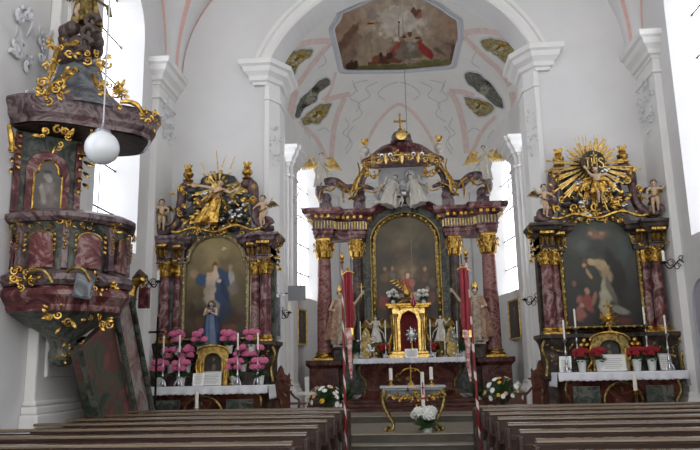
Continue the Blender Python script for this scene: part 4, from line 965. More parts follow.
# ================================================================== SIDE ALTARS
BLUEC = mat('blue_mantle_paint', '27405f', .5, var=.2, vscale=8)
def side_altar(cx, sd):
    L = sd < 0; nm = 'left' if L else 'right'
    A = thing('side_altar_retable', 'marble side altar retable, %s' % ('gilded angel above its painting, beside the pulpit' if L else 'gilded sunburst and monogram above its painting, by the right wall'), 'altar retable', (cx, 16.0, .34), 0)
    X = lambda x: cx + x
    def gb(): q = mb(A); q.M = q.M @ T(0, 0, -.11); return q
    dz = 0 if L else .14; hw_ = 1 if L else .91
    def qb(): q = mb(Mn); q.M = q.M @ T(cx, 0, dz) @ S(hw_, 1, 1) @ T(-cx, 0, 0); return q
    b = mb(A); b.box(X(-1.36), X(1.36), 15.75, 16.45, .34, 1.3)
    b.sweep([(X(-1.36), 16.45), (X(-1.36), 15.6), (X(-.7), 15.6), (X(-.7), 15.95), (X(.7), 15.95), (X(.7), 15.6), (X(1.36), 15.6), (X(1.36), 16.45)], [(0, 1.3), (.06, 1.34), (0, 1.42), (-.04, 1.6), (0, 1.95), (.03, 2.1), (.08, 2.18), (.12, 2.2), (.12, 2.28), (-.3, 2.28)])
    b.box(X(-1.36), X(-.7), 15.61, 16.4, 1.3, 2.27); b.box(X(.7), X(1.36), 15.61, 16.4, 1.3, 2.27); b.box(X(-.75), X(.75), 15.96, 16.4, 1.3, 2.22)
    b.build('pedestal', DARK, A, smooth=25)
    b = mb(A)
    for s in (-1, 1):
        garland(b, (X(s * 1.35), 15.5, 2.05), (X(s * .85), 15.5, 2.05), .14, .022, 9); b.tube(smooth_path([(X(s * 1.4), 15.55, 2.15), (X(s * 1.47), 15.5, 1.95), (X(s * 1.38), 15.52, 1.7), (X(s * 1.42), 15.5, 1.4)], 10), .04, 6)
        rocaille(b, (X(s * 1.1), 15.55, 1.8), .4, .3, 12, 6)
    b.build('pedestal_garlands', GOLDD, A)
    b = mb(A); b.prism([(X(-1.34), 2.2), (X(1.34), 2.2), (X(1.34), 4.6), (X(.8), 4.75)] + [(X(x), z) for x, z in framed_arch(.8, 4.55, 5.0, 10)] + [(X(-.8), 4.75), (X(-1.34), 4.6)], 16.15, 16.4); b.build('back_panel', GREEN if L else DARK, A, smooth=25)
    for s in (-1, 1):
        for x, y, r in ((1.19, 15.85, .13), (.92 if L else .97, 15.98, .115)):
            column(A, X(s * x), y, 2.28, 4.12, r, RED, .15, .31)
        b = mb(A); b.box(X(s * 1.08) - .05, X(s * 1.08) + .05, 15.98, 16.2, 2.28, 4.15); b.build('pilaster', GREY, A, smooth=0, bevel=.01)
        P1 = [(X(-1.34), 16.4), (X(-1.34), 15.62), (X(-1.02), 15.62), (X(-1.0), 15.78), (X(-.74), 15.82), (X(-.74), 16.2)]
        if s > 0: P1 = [(2 * cx - x, y) for x, y in P1][::-1]
        b = mb(A); b.sweep(P1, [(-.2, 4.15), (.0, 4.15), (0, 4.25), (.03, 4.27), (.03, 4.3), (0, 4.32), (0, 4.52), (.04, 4.54), (.06, 4.6), (.1, 4.64), (.15, 4.68), (.17, 4.76), (.21, 4.8), (.21, 4.87), (-.3, 4.9)]); b.prismz([(x, y + .01) for x, y in P1], 4.16, 4.88); b.v = [V((p.x, p.y, 4.12 - .34 + (p.z + .34 - 4.15) * .84)) for p in b.v]; b.build('entablature', PURP if L else DARK, A, smooth=25)
        b = mb(A)
        for x in (1.3, 1.2, 1.09, .92, .82):
            y = 15.58 if x > 1.0 else 15.76
            b.tube([(X(s * x), y, 4.56), (X(s * x), y - .05, 4.48), (X(s * x), y - .01, 4.36), (X(s * x), y, 4.3)], [.02, .045, .035, .02], 6)
            b.box(X(s * x) - .045, X(s * x) + .045, y - .14, y, 4.58, 4.64)
        b.v = [V((p.x, p.y, 4.12 - .34 + (p.z + .34 - 4.15) * .84)) for p in b.v]
        garland(b, (X(s * 1.4), 15.55, 4.2), (X(s * .8), 15.65, 4.2), .1, .025, 9, 3)
        # pendant of leaves hanging at the outer edge
        for i in range(9): leaf(b, (X(s * (1.5 + .02 * math.sin(i))), 15.8, 4.75 - i * .1), (s * .4 * (-1) ** i, -.4, -.8), .14, .035); b.blob((X(s * 1.51), 15.78, 4.7 - i * .1), .035, 6, 4)
        b.build('entablature_gilding', GOLD, A)
        # big upright scroll of the gable and side curl
        b = gb(); b.tube(smooth_path([(X(s * 1.38), 15.85, 5.0), (X(s * 1.18), 15.85, 5.02), (X(s * .95), 15.9, 5.25), (X(s * .9), 15.95, 5.7), (X(s * .84), 15.95, 6.05), (X(s * .7), 15.95, 6.2)], 22), [.06, .07, .08, .09, .1, .11, .11, .11, .11, .11, .11, .11, .11, .11, .11, .12, .13, .14, .14, .13, .12, .1, .08], 9); b.blob((X(s * .72), 15.93, 6.12), (.16, .14, .13), 10, 8)
        scroll(b, (X(s * 1.22), 15.62, 5.06), .15, .5, 1.2, 0, s, 14, -.05, 8); b.build('gable_scroll', MAUVE, A)
        b = gb(); b.M = b.M @ T(X(s * .72), 15.9, 6.22); b.lathe([(.1, 0), (.13, .03), (.05, .07), (.12, .14), (.13, .2), (.07, .26), (.09, .3), (1e-4, .34)], 12)
        for i in range(6): leaf(b, (0, 0, .26), (math.cos(i * 1.05) * .5, math.sin(i * 1.05) * .3, .8), .2, .035, .1)
        b.build('flame_urn', GOLD, A)
    # frame and painting
    w, sp, tp, bt = (.75, 4.14, 4.78, 2.36) if L else (.84, 4.24, 4.92, 2.42)
    fo = [(w, bt), (w, sp - .02), (w * .9, sp + .04)] + [(w * .9 * math.cos(PI * i / 16), sp + .06 + (tp - sp - .06) * math.sin(PI * i / 16)) for i in range(1, 16)] + [(-w * .9, sp + .04), (-w, sp - .02), (-w, bt)]
    b = mb(A); cl = [V((X(x), 15.88, z)) for x, z in fo]; b.tube(cl, .055, 6, closed=True, up=(0, 1, 0)); fo2 = [(x * 1.09, (z - 3.5) * 1.055 + 3.5) for x, z in fo]; b.tube([V((X(x), 15.94, z)) for x, z in fo2], .045, 6, closed=True, up=(0, 1, 0)); b.build('picture_frame', FRL if L else GOLDD, A)
    b = mb(A); b.prism([(X(x), z) for x, z in fo], 15.93, 16.16); b.build('canvas_backing', DARK, A, smooth=0)
    b = mb(A)
    for i, p in enumerate(resample(fo, 90)):
        if i % 2: b.blob((X(p.x), 15.82, p.y), (.028, .02, .028), 6, 4)
    b.build('frame_beading', GOLDP, A)
    if L: pf = painter(lambda x, y: [a * (1 - (y - 2.3) / 2.4) + c * (y - 2.3) / 2.4 for a, c in zip(hexc('3c3329'), hexc('857549'))], [(0, 4.35, .5, .4, 0, '96855a', 1.6), (0, 4.1, .24, .22, 0, 'a58a58', 1.4), (-.5, 3.9, .16, .14, 0, '8a7352', .9), (-.48, 3.0, .25, .3, 0, '3e3024', 1.2), (.45, 2.85, .28, .4, 0, '4a3024', 1.2), (-.35, 3.25, .2, .2, 30, '5f5740', 1),
        (.1, 3.2, .3, .6, 6, '2a3850', .7), (.14, 3.72, .26, .3, 20, '2c3f5c', .6), (-.3, 3.72, .2, .16, 25, '2e4464', .6), (-.1, 3.76, .17, .24, -18, 'b7a490', .6), (-.14, 3.45, .17, .34, -12, 'ab9c88', .6), (-.02, 3.1, .16, .3, 8, '8d8272', .8), (.2, 3.5, .09, .35, 15, '1f2b40', .6), (-.03, 4.05, .12, .13, 0, '5e4430', .5), (-.02, 4.0, .075, .095, 10, 'c09a7c', .5), (-.15, 3.86, .1, .05, -30, 'b89478', .5), (.08, 3.7, .07, .05, 20, 'c0a084', .5),
        (.38, 3.75, .09, .26, 12, '9a9490', .6), (.34, 4.02, .06, .07, 0, 'a98a70', .5), (.44, 3.5, .14, .2, 0, '6a5e58', .8), (.36, 2.6, .25, .14, 0, '6a4634', .9), (-.36, 2.75, .12, .2, 10, '5d4632', .8), (.18, 4.46, .1, .018, 20, 'd5c8a6', .6), (.18, 4.46, .03, .05, 0, 'd5c8a6', .6)], .09, 2, 4)
    else: pf = painter(lambda x, y: [a * (1 - (y - 2.3) / 2.6) + c * (y - 2.3) / 2.6 for a, c in zip(hexc('24221f'), hexc('484b44'))], [(0, 4.5, .34, .16, 0, '80604a', 1.4), (-.15, 4.52, .07, .06, 0, 'a07c60', .8), (.1, 4.54, .07, .06, 0, '9c785c', .8), (.3, 3.6, .26, .7, 12, '23211d', .9), (-.35, 4.2, .3, .25, 0, '474b46', 1.2), (.55, 4.1, .2, .4, 0, '3f4843', 1.2),
        (.04, 3.78, .22, .13, -25, 'a08c6a', .6), (-.16, 3.86, .14, .1, -20, '9c8766', .6), (-.33, 3.86, .09, .11, -30, '5e4630', .5), (-.36, 3.8, .05, .06, -30, 'a5825f', .5), (-.26, 3.62, .05, .16, 20, '9a7f5e', .6), (.14, 3.58, .16, .24, 15, '968161', .6), (.12, 3.25, .13, .38, 8, '8a856e', .6), (.2, 3.2, .08, .4, 12, '5c5a4c', .6), (.02, 2.95, .13, .36, -5, '99937c', .6), (.36, 2.78, .26, .1, -20, '7b786a', .7), (-.05, 2.66, .06, .09, 0, 'a5825f', .6),
        (-.34, 2.98, .16, .26, 10, '84423a', .7), (-.32, 3.22, .07, .08, 0, 'a57c64', .5), (-.5, 3.05, .09, .12, 0, '8a5a48', .7), (-.52, 2.7, .14, .2, 0, '8a5546', .8), (-.46, 2.9, .06, .06, 0, 'a57c64', .5), (-.18, 3.05, .06, .2, -20, '8c644e', .6), (.35, 2.56, .34, .1, 0, '552822', 1), (-.6, 3.4, .08, .08, 0, '7a5848', .8)], .09, 2, 8)
    patch('altar_painting', fo, lambda x, z: V((x, -.09, z - .34)), pf, A, n=140, m=44)
    # gable: dark rock of clouds
    b = gb(); rr = random.Random(5 + sd)
    b.prism([(X(x), z) for x, z in [(-.8, 4.85), (.8, 4.85), (.72, 5.4), (.62, 5.9), (.38, 6.35), (0, 6.45), (-.38, 6.35), (-.62, 5.9), (-.72, 5.4)]], 16.0, 16.25)
    for i in range(46):
        a = rr.uniform(0, PI * 2); q = rr.uniform(.2, 1); b.blob((X(.82 * q * math.cos(a)), 15.98 - rr.uniform(0, .1), 5.6 + .72 * q * math.sin(a)), (rr.uniform(.1, .2), .1, rr.uniform(.07, .14)), 8, 6)
    b.build('gable_clouds', mat('dark_green_cloud_paint', '4b4a48', .35, c2='262d2c', vscale=6) if L else mat('dark_brown_cloud_paint', '554d4c', .35, c2='2b2522', vscale=6), A)
    b = gb()
    for i in range(18):
        a = rr.uniform(0, PI * 2); q = rr.uniform(.35, 1); c = V((X(.72 * q * math.cos(a)), 15.86 - rr.uniform(0, .08), 5.5 + .62 * q * math.sin(a)))
        b.blob(c, (rr.uniform(.05, .09), .05, rr.uniform(.04, .07)), 8, 6)
        b.blob(c + V((.06, -.02, .03)), (.045, .04, .04), 8, 6)
    b.build('silver_clouds', SILV, A)
    b = gb()
    C0 = V((X(.02), 15.8, 6.05)) if L else V((X(.0), 15.8, 6.2))
    for i in range(15 if L else 26):
        a = 2 * PI * i / (15 if L else 26) + .1; L_ = (rr.uniform(.45, .75) if L else rr.uniform(.75, 1.15)) * (.6 if math.sin(a) > .3 else 1.0); d = V((math.cos(a), 0, math.sin(a)))
        for k in (-1, 0, 1): b.tube([C0 + d * .16 + V((0, .05, 0)), C0 + (d + V((d.z, 0, -d.x)) * k * .05).normalized() * L_ * (1 if k == 0 else .85)], [.012, .026], 5)
    b.build('sunburst_rays', GOLDP, A)
    b = gb(); rocaille(b, (X(0), 15.86, 5.35), 1.3, .7, 40 + sd, 30, .1, .75); rocaille(b, (X(-.45), 15.84, 5.0), .9, .3, 44 + sd, 16, .1, 1.1); rocaille(b, (X(.45), 15.84, 5.0), .9, .3, 48 + sd, 16, .1, 1.1); rocaille(b, (X(0), 15.9, 6.3), .7, .35, 50 + sd, 14, .08, 1)
    rocaille(b, (X(-.85), 15.75, 5.6), .3, .9, 52 + sd, 12, .08, 1.4); rocaille(b, (X(.85), 15.75, 5.6), .3, .9, 53 + sd, 12, .08, 1.4)
    b.tube(smooth_path([(X(-1.3), 15.7, 5.05), (X(-.9), 15.66, 4.95), (X(-.5), 15.7, 5.05), (X(0), 15.75, 4.95), (X(.5), 15.7, 5.08), (X(.9), 15.66, 4.95), (X(1.3), 15.7, 5.05)], 30), .035, 6)
    b.build('gable_gilding', GOLD, A)
    if L:
        b = gb()
        for x0, z0, x1, z1 in ((.1, 6.55, .2, 6.85), (.3, 6.5, .42, 6.82), (0, 6.5, -.04, 6.98), (-.3, 6.45, -.42, 6.7)): b.cyl((X(x0), 15.9, z0), (X(x1), 15.9, z1), .02, .008, 5)
        b.build('top_rays', GOLDP, A)
        # crossed anchor and emblem
        b = gb(); b.lathe([(.1, -.02), (.13, 0), (.1, .02)], 14, T(X(.02), 15.72, 6.0) @ RX(PI / 2)); b.cyl((X(-.12), 15.7, 5.85), (X(.2), 15.7, 6.2), .02); b.cyl((X(.18), 15.7, 5.85), (X(-.16), 15.7, 6.2), .02); b.tube([(X(.02 + .16 * math.cos(a)), 15.7, 5.9 + .16 * math.sin(a)) for a in [PI + i * PI / 8 for i in range(9)]], .018, 5); b.build('emblem', GOLDP, A)
    else:
        b = gb()
        for x in (-.28, -.2, -.12, -.06, .12, .2, .28, .36):
            b.cyl((X(x * .8), 15.9, 6.45), (X(x * 1.15), 15.9, 7.0 - .25 * abs(x)), .018, .006, 5)
        b.build('top_rays', GOLDP, A)
        b = gb(); y0, y1 = 15.56, 15.6; z0 = 6.06
        def st(x0, x1, za, zb): b.box(X(x0), X(x1), y0, y1, z0 + za, z0 + zb)
        st(-.17, -.14, 0, .24); st(-.2, -.11, .22, .25); st(-.2, -.11, -.01, .02)               # I
        st(-.08, -.05, 0, .24); st(.03, .06, 0, .24); st(-.08, .06, .1, .13); st(-.025, .005, .13, .38); st(-.08, .06, .28, .31)   # H with cross
        b.tube([(X(.14 + .05 * math.cos(a)), 15.58, z0 + .18 + .05 * math.sin(a)) for a in [0.3 + i * .45 for i in range(8)]] + [(X(.14 + .05 * math.cos(a)), 15.58, z0 + .06 + .055 * math.sin(a)) for a in [1.2 - i * .5 for i in range(9)]], .016, 5)  # S
        b.build('monogram', GOLDP, A)
        b = gb(); b.lathe([(1e-4, 0), (.27, 0), (.27, .03), (1e-4, .04)], 20, T(X(0), 15.72, 6.24) @ RX(PI / 2)); b.build('monogram_disc', DARK, A)
    # figures
    for s in (-1, 1):
        t, J, mm = statue('cherub_statue', 'painted cherub with gilt sash on the %s end of the %s side altar cornice' % ('left' if s < 0 else 'right', nm), (X(s * 1.2), 15.5, 4.83), .76, SKIN, dict(elL=(-.2, -.05, .72), wrL=(-.3, -.08, .82), elR=(.2, -.06, .7), wrR=(.2, -.2, .62), knL=(-.06, -.14, .32), anL=(-.05, -.02, .12), knR=(.07, -.03, .29)), child=True, mirror=s > 0, rz=s * -.3)
        b = MB(); ribbon(b, mm, [(-.14, 0, .62), (0, -.13, .52), (.15, 0, .5), (.12, .1, .45), (.2, .08, .3)], .045); b.build('sash', GOLD, t)
        b = MB(); wing(b, mm, (-.04, .1, .72), (-.2, .18, .86), (-.05, .08, -.22), 5, .03); wing(b, mm, (.04, .1, .72), (.2, .18, .86), (.05, .08, -.22), 5, .03); b.build('wings', GOLDD, t)
    if L:
        t, J, mm = statue('angel_statue', 'gilded flying angel in the clouds above the left side altar painting', (X(.0), 15.6, 4.85), 1.25, SKIN, dict(pelvis=(.05, 0, .5), belly=(.04, 0, .6), chest=(.08, -.03, .7), neck=(.13, -.06, .8), head=(.16, -.09, .87), shL=(-.0, -.05, .78), shR=(.22, -.04, .74), elL=(-.16, -.08, .82), wrL=(-.32, -.1, .84), elR=(.33, -.08, .68), wrR=(.44, -.12, .72), knL=(-.12, -.1, .32), anL=(-.28, 0, .15), knR=(.02, -.12, .26), anR=(-.08, -.02, .06)))
        b = MB(); skirt(b, mm, (.05, -.02, .6), (-.14, -.05, .12), .09, .2, 8, 2, amp=.2); ribbon(b, mm, [(.2, -.05, .74), (.05, -.14, .66), (-.08, -.1, .55), (-.25, -.02, .5), (-.34, 0, .62)], .05); b.build('robe', GOLD, t)
        b = MB(); wing(b, mm, (.1, .08, .74), (-.15, .2, 1.0), (-.2, .06, -.2)); wing(b, mm, (.16, .08, .74), (.42, .2, .95), (.15, .06, -.3)); b.build('wings', GOLDD, t)
    else:
        t, J, mm = statue('cherub_statue', 'large gilt-skirted cherub in the centre of the right side altar sunburst', (X(.02), 15.6, 5.12), .88, SKIN, dict(head=(-.05, -.06, .9), elL=(-.2, -.08, .8), wrL=(-.28, -.12, .92), elR=(.22, -.06, .76), wrR=(.34, -.08, .7), knL=(-.03, -.12, .3), anL=(0, 0, .06), knR=(.08, -.08, .3), anR=(.1, .06, .12)), child=True)
        b = MB(); skirt(b, mm, (0, -.01, .6), (.02, -.03, .3), .11, .17, 8, 2, amp=.2); ribbon(b, mm, [(-.14, -.02, .6), (.1, -.14, .58), (.25, 0, .6), (.3, .04, .45)], .04); b.build('skirt', GOLD, t)
        b = MB(); wing(b, mm, (-.04, .1, .74), (-.3, .18, .7), (-.06, .06, -.25), 6, .04); wing(b, mm, (.04, .1, .74), (.32, .18, .72), (.06, .06, -.25), 6, .04); b.build('wings', GOLD, t)
    # ---- mensa, cloth
    Mn = thing('side_altar_table', 'dark marble altar table with gilded arch, in front of the %s side altar' % nm, 'altar', (cx, 15.4, .34))
    b = qb(); b.sweep([(X(-1.3), 15.8), (X(-1.3), 15.12), (X(1.3), 15.12), (X(1.3), 15.8)], [(0, .34 - dz), (.05, .34 - dz), (.05, .44), (-.05, .52), (-.08, .7), (0, 1.1), (.04, 1.18), (.04, 1.24), (-.4, 1.24)]); b.build('altar_body', REDD, Mn, smooth=25)
    b = qb(); b.box(X(-1.38), X(1.38), 15.02, 15.8, 1.24, 1.32); b.build('altar_slab', DARK, Mn, bevel=.01, smooth=0)
    b = qb()
    for s in (-1, 1): b.tube(smooth_path([(X(s * 1.2), 15.08, 1.2), (X(s * 1.26), 15.05, .95), (X(s * 1.15), 15.1, .7), (X(s * 1.2), 15.05, .5)], 12), .035, 6)
    b.tube([(X(.42 * math.cos(a)), 15.08, .72 + .4 * math.sin(a)) for a in [PI * i / 14 for i in range(15)]], .03, 6); rocaille(b, (X(0), 15.1, .85), .5, .25, 5, 6); b.build('gilded_arch', GOLDD, Mn)
    b = qb(); b.prism([(X(x), z) for x, z in [(-1.1, .62), (-.5, .62), (-.5, 1.05), (-1.1, 1.05)]], 15.06, 15.1); b.prism([(X(x), z) for x, z in [(1.1, .62), (.5, .62), (.5, 1.05), (1.1, 1.05)]], 15.06, 15.1); b.build('inlay_panel', GREEN, Mn, smooth=0, bevel=.01)
    cloth('white linen altar cloth with scalloped lace edge on the %s side altar' % nm, X(-1.42 * hw_), X(1.42 * hw_), 14.99, 15.72, 1.322 + dz, .16, side=.28)
    G = thing('altar_gradine', 'stepped marble shelf behind the cloth of the %s side altar' % nm, 'altar shelf', (cx, 15.7, 1.335 + dz)); b = mb(G); b.box(X(-1.28 * hw_), X(1.28 * hw_), 15.42, 15.72, 1.335 + dz, 1.62 + dz)
    b.build('shelf', DARK, G, smooth=0, bevel=.01)
    return A
side_altar(-4.42, -1); side_altar(4.32, 1)
ZT = 1.338; ZR = ZT + .14
def shrine(cx, lab, w, h, y, sun):
    t = thing('altar_shrine', lab, 'shrine', (cx, y, ZR if sun else ZT)); b = MB()
    out = [(-w, 0), (-w, h * .78)] + [(w * .95 * math.cos(a), h * .8 + h * .2 * math.sin(a)) for a in [PI - PI * i / 12 for i in range(13)]] + [(w, h * .78), (w, 0), (w * .55, 0), (w * .55, h * .55)] + [(w * .55 * math.cos(a), h * .6 + h * .2 * math.sin(a)) for a in [PI * i / 10 for i in range(11)]] + [(-w * .55, h * .55), (-w * .55, 0)]
    b.prism(out, -.08, .02); b.box(-w, w, -.06, .1, 0, .04); b.build('frame', GOLDP if not sun else GOLDD, t, bevel=.012, smooth=30)
    b = MB(); b.box(-w * .9, w * .9, .02, .1, 0, h * .85); b.build('case', DARK, t, smooth=0)
    pf = painter('33302a', [(0, .3 * h / .7, .06, .12, 0, '6a6250', .8), (0, .46 * h / .7, .03, .04, 0, '8d7c62', .6)], .1, 8, 2); patch('picture', [(-w * .5, .02), (-w * .5, h * .62), (0, h * .76), (w * .5, h * .62), (w * .5, .02)], lambda x, z: V((x, .005, z)), pf, t, n=40, m=10)
    b = MB()
    for s in (-1, 1):
        b.tube(smooth_path([(s * w * 1.0, -.05, h * .66), (s * w * 1.1, -.06, h * .45), (s * w * 1.02, -.06, h * .25), (s * w * 1.3, -.06, .05), (s * w * 1.1, -.06, .02)], 12), .028, 6)
        b.tube([(s * w * .78, -.1, 0.04), (s * w * .78, -.1, h * .6)], .02, 8)
    b.tube([(w * 1.05 * math.cos(a), -.09, h * .8 + h * .2 * math.sin(a)) for a in [PI * i / 12 for i in range(13)]], .028, 6); rocaille(b, (0, -.09, h * .98), w * .8, .12, 4, 6, .03, 1.3)
    b.build('gilded_volutes', GOLD, t)
    return t
ys = 15.3
t = shrine(P(213, 360, ys).x, 'small gilded shrine with dark picture at the centre of the left side altar', .34, .86, 15.35, False)
t = shrine(P(610, 350, ys).x, 'gilded arched shrine below the golden sun on the right side altar', .38, .8, 15.35, True)
cx_ = P(609, 320, 15.35).x
t = thing('sunburst_cross', 'golden sunburst topped by a small cross on the right side altar shrine', 'cross', (cx_, 15.35, ZR + .8)); b = MB(); b.lathe([(.1, 0), (.08, .03), (.03, .08), (.03, .16)], 10)
b.build('foot', GOLD, t); b = MB(); c = V((0, 0, .3))
for i in range(22):
    a = 2 * PI * i / 22; L_ = .2 if i % 2 else .15; b.tube([c, c + V((L_ * math.cos(a), 0, L_ * math.sin(a)))], [.03, .006], 5)
b.blob(c, (.07, .05, .07), 10, 8); b.build('sun', GOLD, t); b = MB(); b.box(-.014, .014, -.012, .012, .42, .68); b.box(-.075, .075, -.012, .012, .55, .58)
for p in ((0, .68), (-.08, .565), (.08, .565)): b.blob((p[0], 0, p[1]), .022, 6, 5)
b.build('cross', GOLD, t)
# Madonna statue
t, J, mm = statue('madonna_statue', 'small statue of a woman in a blue mantle before the left side altar painting', (P(212, 330, 15.62).x, 15.52, 2.2), 1.0, SKIN, dict(elL=(-.14, -.06, .68), wrL=(-.02, -.13, .74), elR=(.14, -.06, .68), wrR=(.02, -.13, .74), head=(.01, -.03, .93)))
b = MB(); skirt(b, mm, (0, 0, .84), (0, 0, .02), .085, .17, 9, 1, amp=.08); b.build('gown', mat('pale_blue_gown', '4c6079', .5, var=.2, vscale=8), t)
b = MB(); skirt(b, mm, (0, .03, .97), (0, .04, .03), .075, .22, 8, 2, a0=-.9, a1=PI + .9, amp=.1); b.build('mantle', BLUEC, t)
b = MB(); b.blob(mm @ V((.0, -.1, .76)), (.06, .05, .07), 8, 6); b.build('red_bodice', REDV, t)
b = MB(); b.lathe([(.13, -.86), (.13, -.1), (.17, -.04), (.14, 0)], 14); b.build('plinth', GOLDD, t)
# pink hydrangeas
g = 'pink hydrangeas on the left side altar'
PK = [(159, 386, 15.2, 'leftmost pot of pink hydrangea on the altar cloth of the left side altar', 7), (181, 385.5, 15.2, 'pot of pink hydrangea on the cloth, second from the left end', 8), (235, 382, 15.2, 'pot of pink hydrangea on the cloth just right of the small shrine', 7), (260, 381, 15.2, 'rightmost pot of pink hydrangea on the altar cloth of the left side altar', 8),
      (171, 371, 15.5, 'pot of pink hydrangea on the shelf behind the left candles', 6), (187, 371, 15.5, 'pot of pink hydrangea on the shelf left of the shrine', 7), (243, 368, 15.5, 'pot of pink hydrangea on the shelf right of the shrine', 7), (257, 367, 15.5, 'pot of pink hydrangea on the shelf at the right end', 6)]
for i, (px, py, y, lb, n) in enumerate(PK):
    x = P(px, py, y).x; flower_pot('potted_hydrangea', lb, (x, y, ZT if y < 15.4 else 1.622), PINKF, n, .2, .16, .07, .1, .2, g, seed=i + 3, base_z=.16)
UP = [(178, 340, 'high pot of pink hydrangea at the left column of the left side altar', 5), (201, 348, 'high white pot of pink hydrangea left of the blue statue', 7), (229, 347, 'high white pot of pink hydrangea right of the blue statue', 7), (252, 342, 'high pot of pink hydrangea at the right column of the left side altar', 6)]
ST = MAT_ST = IRON
for i, (px, py, lb, n) in enumerate(UP):
    p = P(px, py + 4, 15.5); z = 2.0; p = P(px, 345, 15.5)
    s_ = thing('plant_stand', 'dark iron plant stand holding the %s' % lb.split(' at ')[0].replace('high ', 'upper ') if False else ['dark plant stand below the upper hydrangea nearest the left columns', 'dark plant stand below the white pot left of the blue statue', 'dark plant stand below the white pot right of the blue statue', 'dark plant stand below the upper hydrangea nearest the right columns'][i], 'plant stand', (p.x, 15.5, 1.622)); b = MB(); b.lathe([(.1, 0), (.1, .02), (.02, .03), (.02, .36), (.1, .37), (.1, .39)], 12); b.build('pedestal', IRON, s_)
    flower_pot('potted_hydrangea', lb, (p.x, 15.5, 2.015), PINKF, n, .2, .16, .072, .1, .19, g, seed=i + 23, base_z=.12)
# red flowers
g = 'red potted flowers on the right side altar'
for i, (px, lb, y) in enumerate([(582, 'leftmost pot of red flowers on the right side altar', 15.2), (600, 'pot of red flowers just left of the white card on the right altar', 15.2), (637, 'pot of red flowers just right of the white card on the right altar', 15.2), (652, 'rightmost pot of red flowers on the right side altar', 15.2)]):
    flower_pot('potted_flowers', lb, (P(px, 365, y).x, y, ZR), REDF, 8, .17, .1, .06, .1, .24, g, seed=i + 40)
# candlesticks
for px, top, y, hc, lb in [(164, 336, 15.12, .36, 'silver candlestick with white candle at the left end of the left side altar'), (180, 335, 15.06, .36, 'silver candlestick with white candle left of the shrine on the left side altar'), (238, 333, 15.06, .36, 'silver candlestick with white candle right of the shrine on the left side altar'), (258, 333, 15.12, .36, 'silver candlestick with white candle at the right end of the left side altar'),
        (563, 320, 15.12, .4, 'silver candlestick with white candle at the left end of the right side altar'), (574, 309, 15.5, .4, 'tall silver candlestick with white candle left of the gilded sun'), (643, 307, 15.5, .36, 'tall silver candlestick with white candle right of the gilded sun'), (664, 315, 15.12, .38, 'silver candlestick with white candle at the right end of the right side altar')]:
    z0 = (ZT if y < 15.4 else 1.622) + (.14 if px > 400 else 0); p = P(px, top, y); base = z0; candlestick(lb, (p.x, y, base), p.z - hc - base, hc, SILV, .085, None, .02)
altar_card('framed altar card leaning under the shrine on the left side altar', (P(211, 380, 15.1).x, 15.12, ZT), .42, .3); altar_card('small dark-edged card left of the shrine on the left side altar', (P(198, 380, 15.1).x, 15.1, ZT), .2, .26, .15)
altar_card('large white altar card under the shrine on the right side altar', (P(614, 365, 15.1).x, 15.12, ZR), .5, .34); altar_card('white card leaning at the left end of the right side altar', (P(566, 368, 15.1).x, 15.15, ZR), .22, .32, -.4); altar_card('white card standing at the right end of the right side altar', (P(667, 363, 15.1).x, 15.15, ZR), .24, .34, .1)
for px, lb in ((585, 'small gilded trefoil ornament behind the left red flowers'), (636, 'small gilded trefoil ornament behind the right red flowers')):
    t = thing('trefoil_ornament', lb, 'ornament', (P(px, 350, 15.5).x, 15.5, 1.762)); b = MB(); b.lathe([(.07, 0), (.05, .03), (.02, .1), (.02, .2)], 10); b.build('foot', GOLD, t); b = MB()
    for q in ((0, .36), (-.06, .27), (.06, .27)): b.blob((q[0], 0, q[1]), (.055, .03, .055), 8, 6)
    b.build('trefoil', GOLD, t)
for px, py, lb in ((197, 392, 'single white candle on a stand in front of the left side altar'), (634, 374, 'single white candle on a gilt stand in front of the right side altar')):
    p = P(px, py, 14.75); t = thing('floor_candlestick', lb, 'candlestick', (p.x, 14.75, .34)); b = MB(); h = p.z - .34 - .32; b.lathe([(.14, 0), (.14, .03), (.04, .08), (.025, .2), (.025, h - .1), (.05, h - .06), (.025, h - .03), (.07, h)], 14); b.build('stand', BRASS if px > 300 else WH, t); candle(t, p.x, 14.75, p.z - .32, .32, .04)
# ================================================================== PULPIT
U = thing('pulpit', 'bulging marble pulpit with gilded ornament and stair on the left wall', 'pulpit', (-5.35, 10.6, .0))
cx, cy = -5.35, 10.6
zf = lambda z: 1.65 + (z - 1.65) * .863
def onc(px, py, r, c=None):
    c = c or (cx, cy); d = ray(px, py); a = d.x ** 2 + d.y ** 2; bb = -2 * (d.x * c[0] + d.y * c[1]); cc = c[0] ** 2 + c[1] ** 2 - r * r; D = max(0, bb * bb - 4 * a * cc); return CAM + d * ((-bb - math.sqrt(D)) / (2 * a))
oct_ = lambda a, t: 1 + .035 * math.cos(6 * a + .6)
def ring(prof, name, m, n=60, fr=oct_): b = mb(U); b.lathe([(r, zf(z)) for r, z in prof], n, T(cx, cy, 0), fr=fr); return b.build(name, m, U, smooth=35)
ring([(.7, 4.22), (.98, 4.22), (1.04, 4.28), (1.04, 4.36), (.97, 4.4), (.9, 4.44), (.7, 4.44)], 'rim', PURP)
ring([(.8, 3.36), (.84, 3.4), (.84, 3.9), (.86, 4.12), (.9, 4.22), (.6, 4.25)], 'parapet', GREEN)
ring([(.82, 3.12), (.97, 3.12), (1.04, 3.2), (1.02, 3.3), (.88, 3.38), (.8, 3.42)], 'torus_moulding', PURP)
ring([(.8, 2.68), (.86, 2.7), (.88, 2.75), (.88, 2.8), (1.0, 2.95), (1.0, 3.03), (.95, 3.1), (.86, 3.14)], 'bowl', RED)
